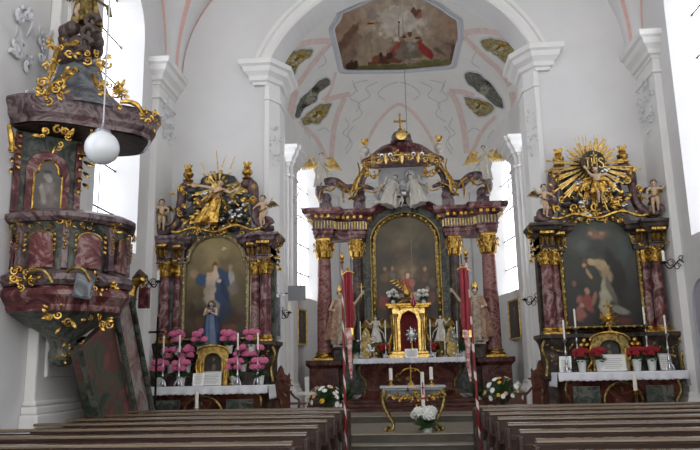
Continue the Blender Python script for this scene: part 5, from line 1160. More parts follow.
ring([(.04, 1.78), (.14, 1.81), (.2, 1.9), (.2, 2.02), (.15, 2.12), (.22, 2.26), (.4, 2.42), (.62, 2.56), (.84, 2.69)], 'base_cone', GREEN, fr=lambda a, t: 1)
for i in range(7):
    a = -PI * .98 + i * PI * .245; c, s_ = math.cos(a), math.sin(a)
    b = mb(U); M = T(cx + c * .84, cy + s_ * .84, zf(3.42)) @ RZ(a + PI / 2) @ S(1, 1, .863)
    out = [(-.2, 0), (.2, 0), (.17, .5)] + [(.17 * math.cos(q), .5 + .12 * math.sin(q)) for q in [PI * k / 8 for k in range(9)]] + [(-.17, .5)]
    b.prism(out, -.05, .03, M); b.build('panel', RED, U, bevel=.01)
    b = mb(U); b.M = b.M @ M; b.tube([(x * 1.05, -.06, z * 1.01) for x, z in out[2:]], .012, 5); rocaille(b, (0, -.06, .7), .3, .14, i, 7, .04, 1.4)
    for k in range(4): leaf(b, (.2, -.05, .62 - k * .09), (.3, -.3, -.8), .1, .025); leaf(b, (-.2, -.05, .62 - k * .09), (-.3, -.3, -.8), .1, .025)
    b.build('panel_gilding', GOLD, U)
    a2 = a + PI * .1225; b = mb(U); M2 = T(cx + math.cos(a2) * .9, cy + math.sin(a2) * .9, zf(3.4)) @ RZ(a2 + PI / 2) @ S(1, 1, .863); b.box(-.05, .05, -.05, .1, 0, .8, M2); b.build('corner_strip', PURP, U, bevel=.015, smooth=0)
    b = mb(U); b.M = b.M @ M2; rocaille(b, (0, -.06, .75), .2, .16, 60 + i, 8, .05, 1.6)
    for k in range(6): b.blob((.01 * (-1) ** k, -.06, .62 - k * .055), .024, 6, 4)
    b.build('corner_drop', GOLD, U)
def gild(px, py, Y, w, h, seed, n=12, mt=None, rz=.5, nm='gilded_ornament', root=U, push=.0):
    p = P(px, py, Y) if isinstance(Y, float) and Y > 3 else onc(px, py, abs(Y), (cx2, cy2) if Y < 0 else None); b = MB(); rocaille(b, (0, 0, 0), w, h, seed, n, .08, 1.1); q = MB(); q.M = mb(root).M; q.add([T(*p) @ RZ(rz) @ v for v in b.v], b.f); return q.build(nm, mt or GOLD, root)
gild(24, 278, 1.05, .3, .35, 1, 14); gild(100, 285, 1.05, .4, .25, 2, 14); gild(60, 317, .98, .35, .3, 3, 12); gild(98, 322, .98, .35, .25, 4, 12)
gild(64, 353, .2, .2, .22, 5, 9); gild(79, 351, .2, .2, .22, 6, 9)
b = mb(U)
for px, py in ((40, 276), (78, 274)):
    p = onc(px, py, 1.06); b.tube(smooth_path([p + V((-.2, -.02, -.08)), p + V((-.1, -.06, .06)), p + V((.1, -.08, .06)), p + V((.2, -.02, -.1))], 10), .03, 6)
b.build('gilded_handles', GOLDD, U)
p = onc(84, 285, 1.1); b = mb(U); b.M = b.M @ T(*p) @ RZ(.5) @ RY(.15); b.box(-.13, .13, -.04, .04, -.2, .16); b.box(-.11, .11, -.06, -.03, -.18, .14); b.build('carved_tablet', GREY, U, bevel=.015, smooth=0)
# stair parapet
A_ = [PXw(77, 352, -5.0), PXw(112, 318, -5.0), PXw(132, 415, -5.0), PXw(93.5, 417, -5.0)]
def slab(pts, th, name, m, root=U):
    b = mb(root); vs = [V(p) for p in pts] + [V(p) + V((-th, 0, 0)) for p in pts]; n = len(pts)
    b.add(vs, [tuple(range(n)), tuple(reversed(range(n, 2 * n)))] + [(i, (i + 1) % n, (i + 1) % n + n, i + n) for i in range(n)]); return b.build(name, m, root, smooth=0, bevel=.012)
def ext(p, q, z): # extend the line p->q down to height z
    t = (z - p.z) / (q.z - p.z); return p + (q - p) * t
slab([A_[0], A_[1], ext(A_[1], A_[2], .0), ext(A_[0], A_[3], .0)], .12, 'stair_parapet', marble('green_red_marble', [(.36, '30382e'), (.46, '566050'), (.54, '6e413e'), (.62, '8a5c55'), (.7, '424a3c')], 1.3, .3, 1.5))
ins = [A_[0].lerp(A_[2], .12), A_[1].lerp(A_[3], .12), ext(A_[1], A_[2], .5).lerp(A_[0], .08), ext(A_[0], A_[3], .5).lerp(A_[1], .12)]
B_ = [PXw(112, 318, -5.0), PXw(127, 300, -5.02), PXw(149.5, 415, -5.02), PXw(132, 415, -5.0)]
slab([B_[0] + V((.03, 0, 0)), B_[1] + V((.03, 0, 0)), ext(B_[1], B_[2], 0) + V((.03, 0, 0)), ext(B_[0], B_[3], 0) + V((.03, 0, 0))], .16, 'stair_side_panel', REDP := marble('pale_rose_marble', [(.35, '5f4444'), (.5, '9a7f7a'), (.6, 'aeb0a8'), (.68, '75605c')], 1.8, .22, 2))
b = mb(U)
for q0, q1 in ((B_[0], B_[3]), (B_[1], B_[2])):
    p0, p1 = q0 + V((.07, 0, .06)), ext(q0, q1, 0) + V((.07, 0, 0)); b.tube([p0, p1], .055, 8)
p0, p1 = A_[0] + V((.05, 0, 0)), ext(A_[0], A_[3], 0) + V((.05, 0, 0)); b.tube([p0, p1], .05, 8)
b.build('parapet_edge', GREEN, U)
b = mb(U)
for i in range(9): b.box(-5.85, -5.1, 13.6 - i * .22, 13.86 - i * .22, max(0, .2 + i * .26 - .1), .2 + i * .26)
b.build('stair_treads', WOODR, U, smooth=0)
# gilt bracket at the head of the stair
p = P(139, 291, 12.4); b = mb(U); b.M = b.M @ T(*p); b.tube(smooth_path([(-.12, 0, -.3), (-.14, -.02, -.1), (-.08, -.04, .1), (.04, -.05, .2), (.12, -.04, .16)], 14), [.06, .08, .09, .1, .1, .09, .09, .08, .08, .08, .07, .07, .06, .05, .04], 8); rocaille(b, (0, -.05, .14), .3, .2, 4, 10, .05, 1.3); rocaille(b, (-.1, -.05, -.1), .16, .4, 5, 8, .05, 1.3); b.build('stair_head_scroll', GOLD, U)
b = mb(U); b.M = b.M @ T(*p); b.box(.0, .2, -.03, .05, -.32, .06); b.build('stair_head_panel', RED, U, bevel=.01, smooth=0)
b = mb(U); b.M = b.M @ T(*p); b.tube([(-.1, .02, .2), (.02, .0, .3), (.12, 0, .24)], [.07, .11, .05], 8); b.build('carved_head', HAIR, U)
# back panel with portrait
BP = thing('pulpit_back_panel', 'marble back panel with small arched gold framed portrait between pulpit and canopy', 'wall panel', (-5.55, 10.1, 4.0), 0)
q0 = V((-5.9, 9.8, -.1 + 1.65 * (1 - .927))); d = V((math.sin(math.radians(45)), math.cos(math.radians(45)), 0)); nrm = V((d.y, -d.x, 0))
Mp = Matrix((d, -nrm, V((0, 0, 1)))).transposed().to_4x4(); Mp.translation = q0; Mp = Mp @ S(1, 1, .927)
def pm(): b = mb(BP); b.M = b.M @ Mp; return b
b = pm(); b.prism([(0, 4.35), (1.02, 4.35), (1.02, 5.75), (0, 5.75)], 0, .25); b.build('panel', GREEN, BP, smooth=0, bevel=.02)
b = pm(); out = [(.18, 4.36), (.84, 4.36), (.84, 5.1)] + [(.51 + .33 * math.cos(q), 5.1 + .36 * math.sin(q)) for q in [PI * k / 14 for k in range(15)]] + [(.18, 5.1)]; b.prism(out, -.035, .02); b.build('inner_panel', RED, BP, bevel=.008)
b = pm()
for x in (.05, .97): b.box(x - .05, x + .05, -.05, .0, 4.35, 5.7)
b.build('edge_strip', RED, BP, smooth=0, bevel=.01)
po = [(.3, 4.44), (.72, 4.38), (.72, 5.05), (.67, 5.07)] + [(.51 + .15 * math.cos(q), 5.1 + .2 * math.sin(q)) for q in [PI * k / 10 for k in range(11)]] + [(.35, 5.07), (.3, 5.05)]
b = pm(); b.tube([V((x, -.05, z)) for x, z in po], .018, 6, closed=True, up=(0, 1, 0)); b.build('portrait_frame', GOLD, BP)
Mi = mb(BP).M @ Mp
patch('portrait', po, lambda x, z: Mi @ V((x, -.045, z)), painter('5c5651', [(.5, 5.0, .07, .1, 0, '8f8a84', .6), (.5, 5.1, .08, .04, 0, '3c3633', .5), (.5, 4.7, .16, .24, 0, '7c7470', .7), (.44, 4.7, .05, .2, 10, '9a928c', .6), (.56, 4.65, .06, .2, -10, '6d6560', .6)], .08, 4, 3), BP, n=60, m=16)
b = pm(); 
for i in range(8): leaf(b, (.0 + .02 * (-1) ** i, -.04, 5.7 - i * .09), (.3 * (-1) ** i, -.4, -.8), .13, .035); leaf(b, (1.03 + .02 * (-1) ** i, -.02, 5.6 - i * .1), (.4 * (-1) ** i, -.4, -.8), .15, .04)
rocaille(b, (1.08, -.05, 5.45), .2, .4, 4, 8, .05, 1.3); b.build('side_gilding', GOLD, BP)
# canopy
cx2, cy2 = -5.3, 10.5
SQ = RZ(.46) @ S(1, .72, 1) @ RZ(-.46)
K = thing('pulpit_canopy', 'wide marble sounding board with gilt scrolls and figure on top above the pulpit', 'pulpit canopy', (-5.35, 10.6, 5.2))
def kb(): return mb(K)
fk = lambda a, t: 1 + .05 * math.cos(5 * a + 1.0) + .03 * math.cos(3 * a)
b = kb(); b.lathe([(r, 1.65 + (z - 1.65) * .87) for r, z in [(.3, 6.0), (.95, 5.8), (1.15, 5.6), (1.2, 5.58), (1.2, 5.66), (1.28, 5.74), (1.3, 5.86), (1.36, 5.96), (1.36, 6.04), (1.2, 6.08), (1.0, 6.14)]], 72, T(cx2, cy2, .3) @ SQ, fr=fk); b.build('cornice', PURP, K, smooth=30); b = kb(); b.lathe([(1e-4, 5.3), (.3, 5.3), (.95, 5.18), (1.12, 5.06), (1.15, 5.07)], 72, T(cx2, cy2, .288) @ SQ, fr=fk); b.build('underside', UND := marble('dull_brown_marble', [(.35, '241b19'), (.5, '3d2e2b'), (.62, '54433d'), (.7, '2c2220')], 2.0, .6, 2), K, smooth=30)
b = kb(); b.lathe([(r, 5.57 + (z - 6.14) * 1.24) for r, z in [(1.1, 6.08), (.92, 6.2), (.7, 6.34), (.5, 6.55), (.4, 6.8), (.34, 7.0), (.3, 7.1), (1e-4, 7.12)]], 60, T(cx2, cy2, .3) @ S(1, .85, .8) @ T(0, 0, 1.25), fr=lambda a, t: 1 + .05 * math.cos(6 * a)); b.build('roof', GREY, K, smooth=40)
b = kb(); rr = random.Random(3)
for i in range(22): 
    a = rr.uniform(0, 6.28); z = rr.uniform(6.62, 7.3); q = .28 * (1 - (z - 6.62) * .3); b.blob((cx2 + q * math.cos(a), cy2 + q * math.sin(a), z), (rr.uniform(.1, .17),) * 3, 8, 6)
for k in range(4): scroll(b, (cx2 + .3 - .05 * k, cy2 - .3, 7.3 - .2 * k), .14, .4, 1.0, 0, 1, 12, 0, 7)
b.build('carved_clouds', mat('brown_carved_cloud', '3f3633', .4, c2='5b4c47', vscale=8), K)
gk = lambda px, py, Y, w, h, sd, n=12: gild(px, py, Y if Y < 3 else Y, w, h, sd, n, root=K, rz=.5)
for a in ((52, 92, -1.0, .35, .4, 1, 16), (57, 70, -.8, .3, .35, 2, 10), (62, 50, -.6, .35, .3, 3, 12), (95, 60, -.55, .4, .35, 4, 14), (101, 80, -.75, .2, .35, 5, 10), (116, 98, -1.0, .4, .35, 6, 16), (110, 90, -.9, .25, .25, 7, 9), (150, 121, -1.45, .3, .25, 8, 12), (57, 139, -1.15, .5, .3, 9, 16), (100, 133, -1.2, .3, .15, 12, 8)): gk(*a)
b = kb()
for pts in ([(48, 80, .95), (54, 66, .85), (57, 52, .7), (66, 45, .5), (75, 44, .4)], [(45, 95, 1.1), (55, 84, .95), (66, 78, .8), (74, 72, .6)], [(120, 102, 1.1), (130, 102, 1.2), (138, 106, 1.3), (143, 114, 1.38)], [(9, 125, 1.4), (11, 135, 1.4), (12, 150, 1.35)], [(92, 74, .7), (97, 84, .85), (101, 88, .95)]):
    p_ = smooth_path([onc(q[0], q[1], q[2], (cx2, cy2)) for q in pts], 14); b.tube(p_, [.045 * (1 - .4 * abs(i - 7) / 7) for i in range(15)], 6); scroll(b, p_[-1], .07, .35, 1.1, 0, 1, 9)
b.build('gilded_scrolls', GOLD, K)
t, J, mm = statue('angel_statue', 'gold robed angel standing on top of the pulpit canopy', (-5.2, 10.4, 7.15), 1.2, SKIN, dict(elL=(-.2, -.05, .78), wrL=(-.3, -.1, .9), elR=(.2, -.05, .7), wrR=(.32, -.1, .66), knL=(-.08, -.12, .32), anL=(-.04, .02, .08)))
b = MB(); skirt(b, mm, (0, 0, .66), (.02, 0, .14), .1, .2, 8, 2, amp=.2); ribbon(b, mm, [(-.14, 0, .8), (0, -.13, .66), (.14, 0, .55), (.3, .05, .45), (.34, .02, .3)], .05); b.build('robe', GOLDD, t)
b = MB(); wing(b, mm, (-.04, .08, .78), (-.3, .16, 1.0), (-.1, .1, -.35)); wing(b, mm, (.04, .08, .78), (.3, .16, 1.0), (.12, .1, -.35)); b.build('wings', GOLDD, t)
# ================================================================== LAMP
lp = P(102, 148, 8.75); t = thing('globe_pendant_lamp', 'white glass globe lamp hanging on a long cord in front of the pulpit', 'pendant lamp', (lp.x, lp.y, lp.z - .23))
OPAL = mat('opal_glass', 'dfe3e8', .12, coat=.6); OPAL.node_tree.nodes['Principled BSDF'].inputs['Subsurface Weight'].default_value = .15
b = mb(t); b.lathe([(1e-4, lp.z - .23)] + [(.23 * math.sin(a), lp.z - .23 * math.cos(a)) for a in [PI * i / 20 for i in range(1, 18)]] + [(.1, lp.z + .215), (.1, lp.z + .24), (1e-4, lp.z + .24)], 32, T(lp.x, lp.y, 0)); b.build('globe', OPAL, t, smooth=60)
b = mb(t); b.lathe([(.105, lp.z + .2), (.11, lp.z + .225), (.1, lp.z + .25), (.04, lp.z + .26), (.025, lp.z + .3), (.02, lp.z + .36)], 20, T(lp.x, lp.y, 0)); b.build('cap', mat('lamp_cap_metal', '8a8c90', .3, .8), t)
b = mb(t); b.cyl((lp.x, lp.y, lp.z + .35), (lp.x, lp.y, 14.2), .011, n=6); b.build('cord', mat('lamp_cord', 'b8babd', .5), t)
# thin lamp cable over the high altar
t = thing('sanctuary_lamp_cable', 'thin cable hanging down in front of the high altar painting', 'cable', (P(409, 187, 20).x, 20, P(409, 300, 20).z)); q = P(409, 187, 20); b = mb(t); b.cyl((q.x, 20, P(409, 295, 20).z), (q.x, 20, 12.2), .008, n=5); b.build('cable', GREY, t)
b = mb(t); zz = P(409, 295, 20).z; b.lathe([(.01, zz - .35), (.07, zz - .3), (.08, zz - .2), (.05, zz - .1), (.03, zz - .02), (.01, zz)], 14, T(q.x, 20, 0)); b.build('red_lamp_glass', mat('red_glass', '8a1a20', .15, coat=.5), t)
# ================================================================== PEWS
def pew(x0, x1, y, label, group, first=None):
    w = x1 - x0; t = thing('church_pew', label, 'pew', ((x0 + x1) / 2, y, 0), 0, group); h = w / 2
    b = MB(); b.box(-h, h, -.01, .02, .35, .93); b.box(-h, h, -.04, .0, .78, .84); b.box(-h, h, -.04, .0, .36, .42)
    n = int(w / .8)
    for i in range(n + 1): x = -h + w * i / n; b.box(x - .03, x + .03, -.03, .0, .42, .78)
    b.build('backrest', WOOD, t, smooth=0, bevel=.004)
    b = MB(); b.M = T(0, 0, 0); b.prism([(0, 0)], 0, 0) if False else None
    b.sweep([(-h, 0), (h, 0)], [(.03, .945), (.04, .95), (.04, .965), (.025, .98), (-.06, .985), (-.075, .975), (-.075, .945), (.03, .945)]); b.build('top_rail', WOODT, t, smooth=50)
    b = MB(); b.box(-h, h, .02, .42, .42, .455); b.box(-h, h, .36, .39, .3, .42); b.build('seat', WOOD, t, smooth=0, bevel=.006)
    b = MB(); b.box(-h, h, -.36, -.2, .14, .17); b.box(-h, h, -.3, -.27, .0, .14); b.build('kneeler', WOOD, t, smooth=0, bevel=.006)
    b = MB(); b.box(-h, h, -.16, -.04, .66, .685); b.build('book_shelf', WOOD, t, smooth=0)
    for s in (-1, 1):
        b = MB(); pr = [(-.1, .0), (.44, .0), (.45, .3), (.4, .42), (.46, .5), (.42, .58), (.28, .6), (.14, .68), (.1, .82), (.09, .92), (-.07, .92), (-.08, .7), (-.04, .5), (-.1, .3)]
        b.prism([(x, z) for x, z in pr], s * h - .025, s * h + .025, RZ(PI / 2) @ S(1, -1, 1)); b.build('bench_end', WOOD, t, smooth=0, bevel=.01)
    return t
ordn = ['front', 'second', 'third', 'fourth', 'fifth', 'sixth', 'seventh', 'eighth', 'ninth']
for s, nm in ((-1, 'left'), (1, 'right')):
    for i in range(9):
        y = 12.5 - .95 * i
        pew(-5.2 if s < 0 else 1.13, -1.13 if s < 0 else 5.2, y, 'dark wooden pew, %s row from the altar in the block %s of the aisle' % (ordn[i], nm), 'pews %s of the aisle' % nm)
    t = thing('pew_front_desk', 'wooden front desk with sloping top before the first pew %s of the aisle' % nm, 'pew front', (s * 3.165, 13.35, 0)); b = MB(); b.box(-2.03, 2.03, 0, .04, 0, .88); 
    for i in range(5): b.box(-1.95 + i * .8, -1.25 + i * .8, -.02, 0, .12, .78)
    b.build('front_panel', WOOD, t, smooth=0, bevel=.01); b = MB(); b.box(-2.06, 2.06, -.22, .07, .88, .91, RX(.0)); b.build('desk_top', WOODT, t, smooth=0, bevel=.006)
    for q in (-1, 1): b = MB(); b.box(q * 2.03 - .02, q * 2.03 + .02, -.18, .04, 0, .88); b.build('end_board', WOOD, t, smooth=0)
# ================================================================== PEOPLE'S ALTAR
c = V((.05, 15.15, .34)); t = thing('table_altar', 'small altar table with curved gilded legs and pale top on the chancel step', 'altar', c)
b = MB(); b.box(-.68, .68, -.26, .3, .88, .93); b.box(-.63, .63, -.22, .27, .84, .88); b.build('table_top', mat('grey_white_stone_top', 'a9adb0', .3, var=.1), t, smooth=0, bevel=.012)
b = MB(); b.box(-.58, .58, -.18, .24, .7, .84); b.build('apron', GREY, t, smooth=0, bevel=.01)
b = MB(); rocaille(b, (0, -.2, .72), .95, .22, 4, 26, .03, 1.1); rocaille(b, (0, -.2, .7), .35, .28, 8, 10, .05, 1.1); garland(b, (-.55, -.2, .78), (-.1, -.2, .74), .06, .02); garland(b, (.1, -.2, .74), (.55, -.2, .78), .06, .02); b.build('apron_gilding', GOLD, t)
for sx in (-1, 1):
    for sy in (-1, 1):
        b = MB(); y = .0 + sy * .18 + .02; b.tube(smooth_path([(sx * .58, y, .84), (sx * .64, y - sy * .02, .7), (sx * .6, y, .5), (sx * .5, y, .3), (sx * .42, y, .14), (sx * .46, y + sy * .03, .04), (sx * .54, y + sy * .04, .03)], 20), [.05, .06, .065, .06, .055, .05, .05, .045, .04, .04, .035, .035, .03, .03, .03, .03, .035, .04, .045, .045, .03], 8)
        scroll(b, (sx * .6, y - .03, .72), .07, .35, 1.1, 0, sx, 10); leaf(b, (sx * .5, y - .03, .05), (sx, -.3, .2), .14, .05); b.build('leg', GOLDD, t)
def tcandle(px, label, h, r, stand=True):
    x = P(px, 384, 15.1).x; q = thing('altar_candle' if not stand else 'altar_candlestick', label, 'candlestick' if stand else 'candle', (x, 15.1, 1.272)); 
    if stand: b = MB(); b.lathe([(.075, 0), (.07, .02), (.03, .04), (.025, .09), (.06, .11), (.06, .12), (1e-4, .12)], 14); b.build('foot', BRASS, q)
    candle(q, x, 15.1, 1.272 + (.12 if stand else .01), h, r); 
    return q
tcandle(391, 'short thick white candle at the left end of the small table altar', .24, .038); tcandle(431.5, 'short thick white candle at the right end of the small table altar', .25, .038)
x = P(422.5, 384, 14.75).x; t = thing('paschal_candle', 'white candle with red marks standing before the small table altar', 'candle', (x, 14.75, .34)); b = MB(); b.lathe([(.12, 0), (.12, .02), (.03, .05), (.02, .1), (.02, .45), (.05, .5), (.06, .52), (1e-4, .52)], 14); b.build('stand', BRASS, t); b = MB(); b.lathe([(.038, .52), (.038, 1.2), (1e-4, 1.21)], 14); b.build('candle', WAX, t)
b = MB(); b.box(-.012, .012, -.042, -.036, .75, 1.0); b.box(-.03, .03, -.042, -.034, .88, .9); b.lathe([(.0395, .66), (.0395, .7)], 14); b.build('red_marks', REDC, t, smooth=0)
x = P(411, 384, 15.1).x; t = thing('altar_crucifix', 'brass crucifix with drooping arms standing centrally on the small table altar', 'cross', (x, 15.1, 1.272)); b = MB(); b.lathe([(.08, 0), (.07, .03), (.03, .06), (.02, .1)], 12); b.cyl((0, 0, .08), (0, 0, .42), .014); b.build('post', BRASS, t); b = MB(); b.tube(smooth_path([(-.22, 0, .24), (-.14, 0, .32), (0, 0, .35), (.14, 0, .32), (.22, 0, .24)], 14), [.012] * 3 + [.02] * 9 + [.012] * 3, 6, up=(0, 1, 0)); rocaille(b, (0, -.01, .33), .2, .1, 4, 5, .02); b.build('arms', GOLD, t)
# white hydrangea in front
p = P(427, 431, 14.62); flower_pot('potted_hydrangea', 'white hydrangea in a pale pot on the chancel step before the small altar', (p.x, 14.62, .342), WHF, 5, .3, .08, .11, .12, .14, seed=11, base_z=.2)
PEACH = mat('peach_petals', 'd9a070', .6)
def bouquet(label, px, py, y, zb, R, seed):
    p = P(px, py, y); t = thing('flower_arrangement', label, 'flower arrangement', (p.x, y, zb)); r = random.Random(seed); b = MB(); z = p.z - zb - .12
    b.lathe([(.16, 0), (.15, .04), (.04, .1), (.035, z - .2), (.14, z - .12), (.2, z), (.18, z)], 16); b.build('vase_stand', DARK, t); b = MB()
    for i in range(90):
        a = r.uniform(0, 2 * PI); e = r.uniform(-.3, 1.3); leaf(b, (0, 0, z), (math.cos(a) * math.cos(e), math.sin(a) * math.cos(e), math.sin(e)), R * r.uniform(.5, 1.05), .035, .1, (0, 0, 1), 4)
    b.build('leaves', LEAF, t)
    for i in range(30):
        a = r.uniform(0, 2 * PI) if i > 16 else r.uniform(PI, 2 * PI); e = r.uniform(-.2, 1.2); d = V((math.cos(a) * math.cos(e), math.sin(a) * math.cos(e) * .8, math.sin(e) * .95)); c = V((0, 0, z)) + d * R * r.uniform(.85, 1.0); b = MB(); q = r.uniform(.045, .075)
        for k in range(8): an = k * PI / 4; u = d.orthogonal().normalized(); w_ = d.cross(u); leaf(b, c, u * math.cos(an) + w_ * math.sin(an) + d * .3, q, q * .32, .1, d, 3)
        b.blob(c + d * .01, q * .3, 6, 5); b.build('flower', [WHF, WHF, YELF, WHF, WHF, PEACH][i % 6], t)
    return t
bouquet('white and yellow flower arrangement at the front of the left pews', 326, 397, 14.95, .34, .4, 3)
bouquet('white and yellow flower arrangement at the front of the right pews', 502, 389, 14.95, .34, .42, 8)
# ================================================================== BANNERS
def striped_mat():
    m, nt, b = nodes('striped_pole_paint'); v = coords(nt, 1); sx = nt.nodes.new('ShaderNodeSeparateXYZ'); nt.links.new(v, sx.inputs[0])
    at = nt.nodes.new('ShaderNodeMath'); at.operation = 'ARCTAN2'; nt.links.new(sx.outputs['Y'], at.inputs[0]); nt.links.new(sx.outputs['X'], at.inputs[1])
    m1 = nt.nodes.new('ShaderNodeMath'); m1.operation = 'MULTIPLY_ADD'; nt.links.new(sx.outputs['Z'], m1.inputs[0]); m1.inputs[1].default_value = 2.2; 
    m0 = nt.nodes.new('ShaderNodeMath'); m0.operation = 'MULTIPLY'; nt.links.new(at.outputs[0], m0.inputs[0]); m0.inputs[1].default_value = 1 / (2 * PI); nt.links.new(m0.outputs[0], m1.inputs[2])
    fr = nt.nodes.new('ShaderNodeMath'); fr.operation = 'FRACT'; nt.links.new(m1.outputs[0], fr.inputs[0]); r = nt.nodes.new('ShaderNodeValToRGB'); r.color_ramp.interpolation = 'CONSTANT'; r.color_ramp.elements[0].color = srgb('7c1620'); r.color_ramp.elements[1].position = .7; r.color_ramp.elements[1].color = srgb('cfc4b8')
    nt.links.new(fr.outputs[0], r.inputs['Fac']); nt.links.new(r.outputs['Color'], b.inputs['Base Color']); b.inputs['Roughness'].default_value = .35; return m
STP = striped_mat()
def banner(label, pt, pb, fx0, fx1, y0_, y1_, Y, s):
    top, bot = P(*pt, Y), P(*pb, Y); base = bot + (top - bot) * ((0 - bot.z) / (top.z - bot.z)); t = thing('processional_banner', label, 'banner', base); d = (top - base); L = d.length; R_ = d.to_track_quat('Z', 'Y').to_matrix().to_4x4()
    b = MB(); b.lathe([(.02, 0), (.024, .02), (.024, L * .72), (.018, L)], 12, R_); b.build('pole', STP, t)
    b = MB(); b.M = T(*d); b.lathe([(.03, -.02), (.04, 0), (.02, .03), (.035, .06), (.045, .1), (.02, .15), (1e-4, .17)], 12); b.build('finial', BRASS, t)
    b = MB(); a = P(fx0[0], y0_, Y - .06) - base; c = P(fx1[0], y0_, Y - .06) - base; e = P(fx0[1], y1_, Y - .06) - base; g_ = P(fx1[1], y1_, Y - .06) - base
    b.grid(lambda u, v: (a.lerp(e, v)).lerp(c.lerp(g_, v), u) + V((0, .035 * math.sin(u * 14 + v * 2) - .02 * math.sin(v * 5), .02 * math.sin(u * 9) * v)), 24, 24); o = b.build('banner_cloth', REDC, t, smooth=80); md = o.modifiers.new('thick', 'SOLIDIFY'); md.thickness = .012
    b = MB(); hook = (a + c) / 2; b.tube([hook + V((-.12 * s, 0, -.06)), hook + V((0, 0, .03)), hook + V((.1 * s, .03, -.02))], .014, 6); b.blob(hook + V((0, 0, .05)), .03, 8, 6); b.build('cross_bar', BRASS, t)
    b = MB(); m_ = (e + g_) / 2
    for i in range(12): q = e.lerp(g_, i / 11); b.tube([q, q + V((.004 * math.sin(i), 0, -.12))], [.008, .01], 5)
    b.build('fringe', GOLDP, t)
    b = MB(); b.tube(smooth_path([e.lerp(g_, .3), e.lerp(g_, .5) + V((0, -.02, -.25)), e.lerp(g_, .3) + V((.02, 0, -.5)), e.lerp(g_, .4) + V((.03, 0, -.85))], 16), [.03, .05, .05, .045, .05, .045, .04, .04, .035, .04, .035, .03, .03, .03, .025, .02, .015], 8, flat=.6); b.build('ribbon', mat('red_white_ribbon', '9a3038', .7, c2='c9b8b0', vscale=6, stretch=(1, 1, 3)), t)
banner('furled red processional banner on a striped pole left of the aisle', (342, 262), (346, 450), (344, 346), (352, 353), 272, 328, 12.15, 1)
banner('furled red processional banner on a leaning striped pole right of the aisle', (466, 258), (481, 450), (459, 463), (467, 471), 268, 330, 12.15, -1)
# ================================================================== SMALL FURNISHINGS
def sconce(px, py, Y, label, side, wallx=None, wally=None):
    p = P(px, py, Y); t = thing('candle_sconce', label, 'wall candle holder', p); b = MB(); sg = 1 if side > 0 else -1
    w = V((wallx - p.x if wallx is not None else 0, (wally - Y) if wally else 0, 0))
    pts = smooth_path([(0, 0, 0), w * .25 + V((0, 0, -.12)), w * .6 + V((0, 0, -.02)), w * .8 + V((0, 0, .06)), w + V((0, 0, 0))], 16); b.tube(pts, .014, 6)
    u = w.normalized()
    for f_, zz, r in ((.35, .0, .09), (.65, -.08, .08), (.88, .1, .06)):
        c0 = w * f_ + V((0, 0, zz)); b.tube([c0 + (u * math.cos(a) + V((0, 0, 1)) * math.sin(a)) * r * (1 - .6 * a / 8) for a in [i * .5 for i in range(16)]], .009, 5)
    b.build('bracket', IRON, t); b = MB(); b.lathe([(.02, -.02), (.07, .0), (.075, .015), (.03, .02), (.035, .05), (1e-4, .05)], 12); b.build('drip_pan', IRON, t); b = MB(); b.lathe([(.035, .04), (.035, .26), (1e-4, .27)], 12); b.build('candle', WAX, t)
sconce(664, 263, 15.3, 'wrought iron wall bracket with white candle on the right wall', 1, wallx=5.9)
sconce(158, 282, 15.3, 'wrought iron wall bracket with white candle left of the left side altar', -1, wallx=-5.9)
sconce(525, 300, 17.0, 'curled iron bracket with candle on the right pier of the choir arch', 1, wallx=3.12)
sconce(289, 313, 17.1, 'curled iron bracket with candle on the left pier of the choir arch', -1, wallx=-3.12)
def picture(label, loc, w, h, ax, blobs, seed, cat='picture'):
    t = thing('framed_picture', label, cat, loc, ax); b = MB()
    for a in ((-w / 2, w / 2, 0, .06), (-w / 2, w / 2, h - .06, h), (-w / 2, -w / 2 + .05, 0, h), (w / 2 - .05, w / 2, 0, h)): b.box(a[0], a[1], -.04, .02, a[2], a[3])
    b.build('frame', GOLDP, t, smooth=0, bevel=.012); b = MB(); b.box(-w / 2 + .02, w / 2 - .02, 0, .02, .02, h - .02); b.build('backing', DARK, t, smooth=0)
    patch('painting', [(-w / 2 + .04, .05), (w / 2 - .04, .05), (w / 2 - .04, h - .05), (-w / 2 + .04, h - .05)], lambda x, z: V((x, -.008, z)), painter('39322a', blobs, .1, 4, seed), t, n=48, m=14); return t
bl = [(0, .6, .14, .35, 0, '6a5844', .8), (0, .95, .06, .09, 0, '9a7f62', .6), (.05, .4, .12, .25, 20, '5a3028', .7)]
picture('tall gold framed picture on the left choir wall below the window', (-3.35, 22.15, 2.38), .9, 1.15, PI / 2 - .16, bl, 1)
picture('tall gold framed picture on the right choir wall below the window', (3.33, 22.35, 2.42), 1.15, 1.25, -PI / 2 + .16, bl, 2)
picture('narrow framed picture on the right pier of the choir arch', (3.155, 16.6, 2.6), .36, 1.05, -1.03, bl, 3)
t = thing('framed_relief_case', 'narrow glazed case with carved crest on the left pier of the choir arch', 'display case', (-3.155, 16.6, 2.35), 1.03); b = MB(); b.box(-.17, .17, -.05, .02, 0, 1.1); b.build('frame', SILV, t, bevel=.02, smooth=0); b = MB(); b.box(-.11, .11, -.06, -.04, .08, 1.0); b.build('panel', GREY, t, smooth=0); b = MB(); b.M = T(0, -.03, 1.08); rocaille(b, (0, 0, .08), .34, .2, 3, 9, .03, 1.6); b.build('crest', SILV, t)
p = P(297, 293, 18.6); t = thing('grey_notice_panel', 'plain grey rectangular panel hanging beside the left choir window', 'panel', (p.x, 18.6, p.z - .2), .0); b = MB(); b.box(-.24, .24, -.02, .02, 0, .4); b.build('board', mat('grey_panel_paint', '86898c', .5), t, smooth=0, bevel=.005); b = MB(); b.cyl((-.2, .03, .2), (-.42, .05, .2), .015); b.build('arm', IRON, t)
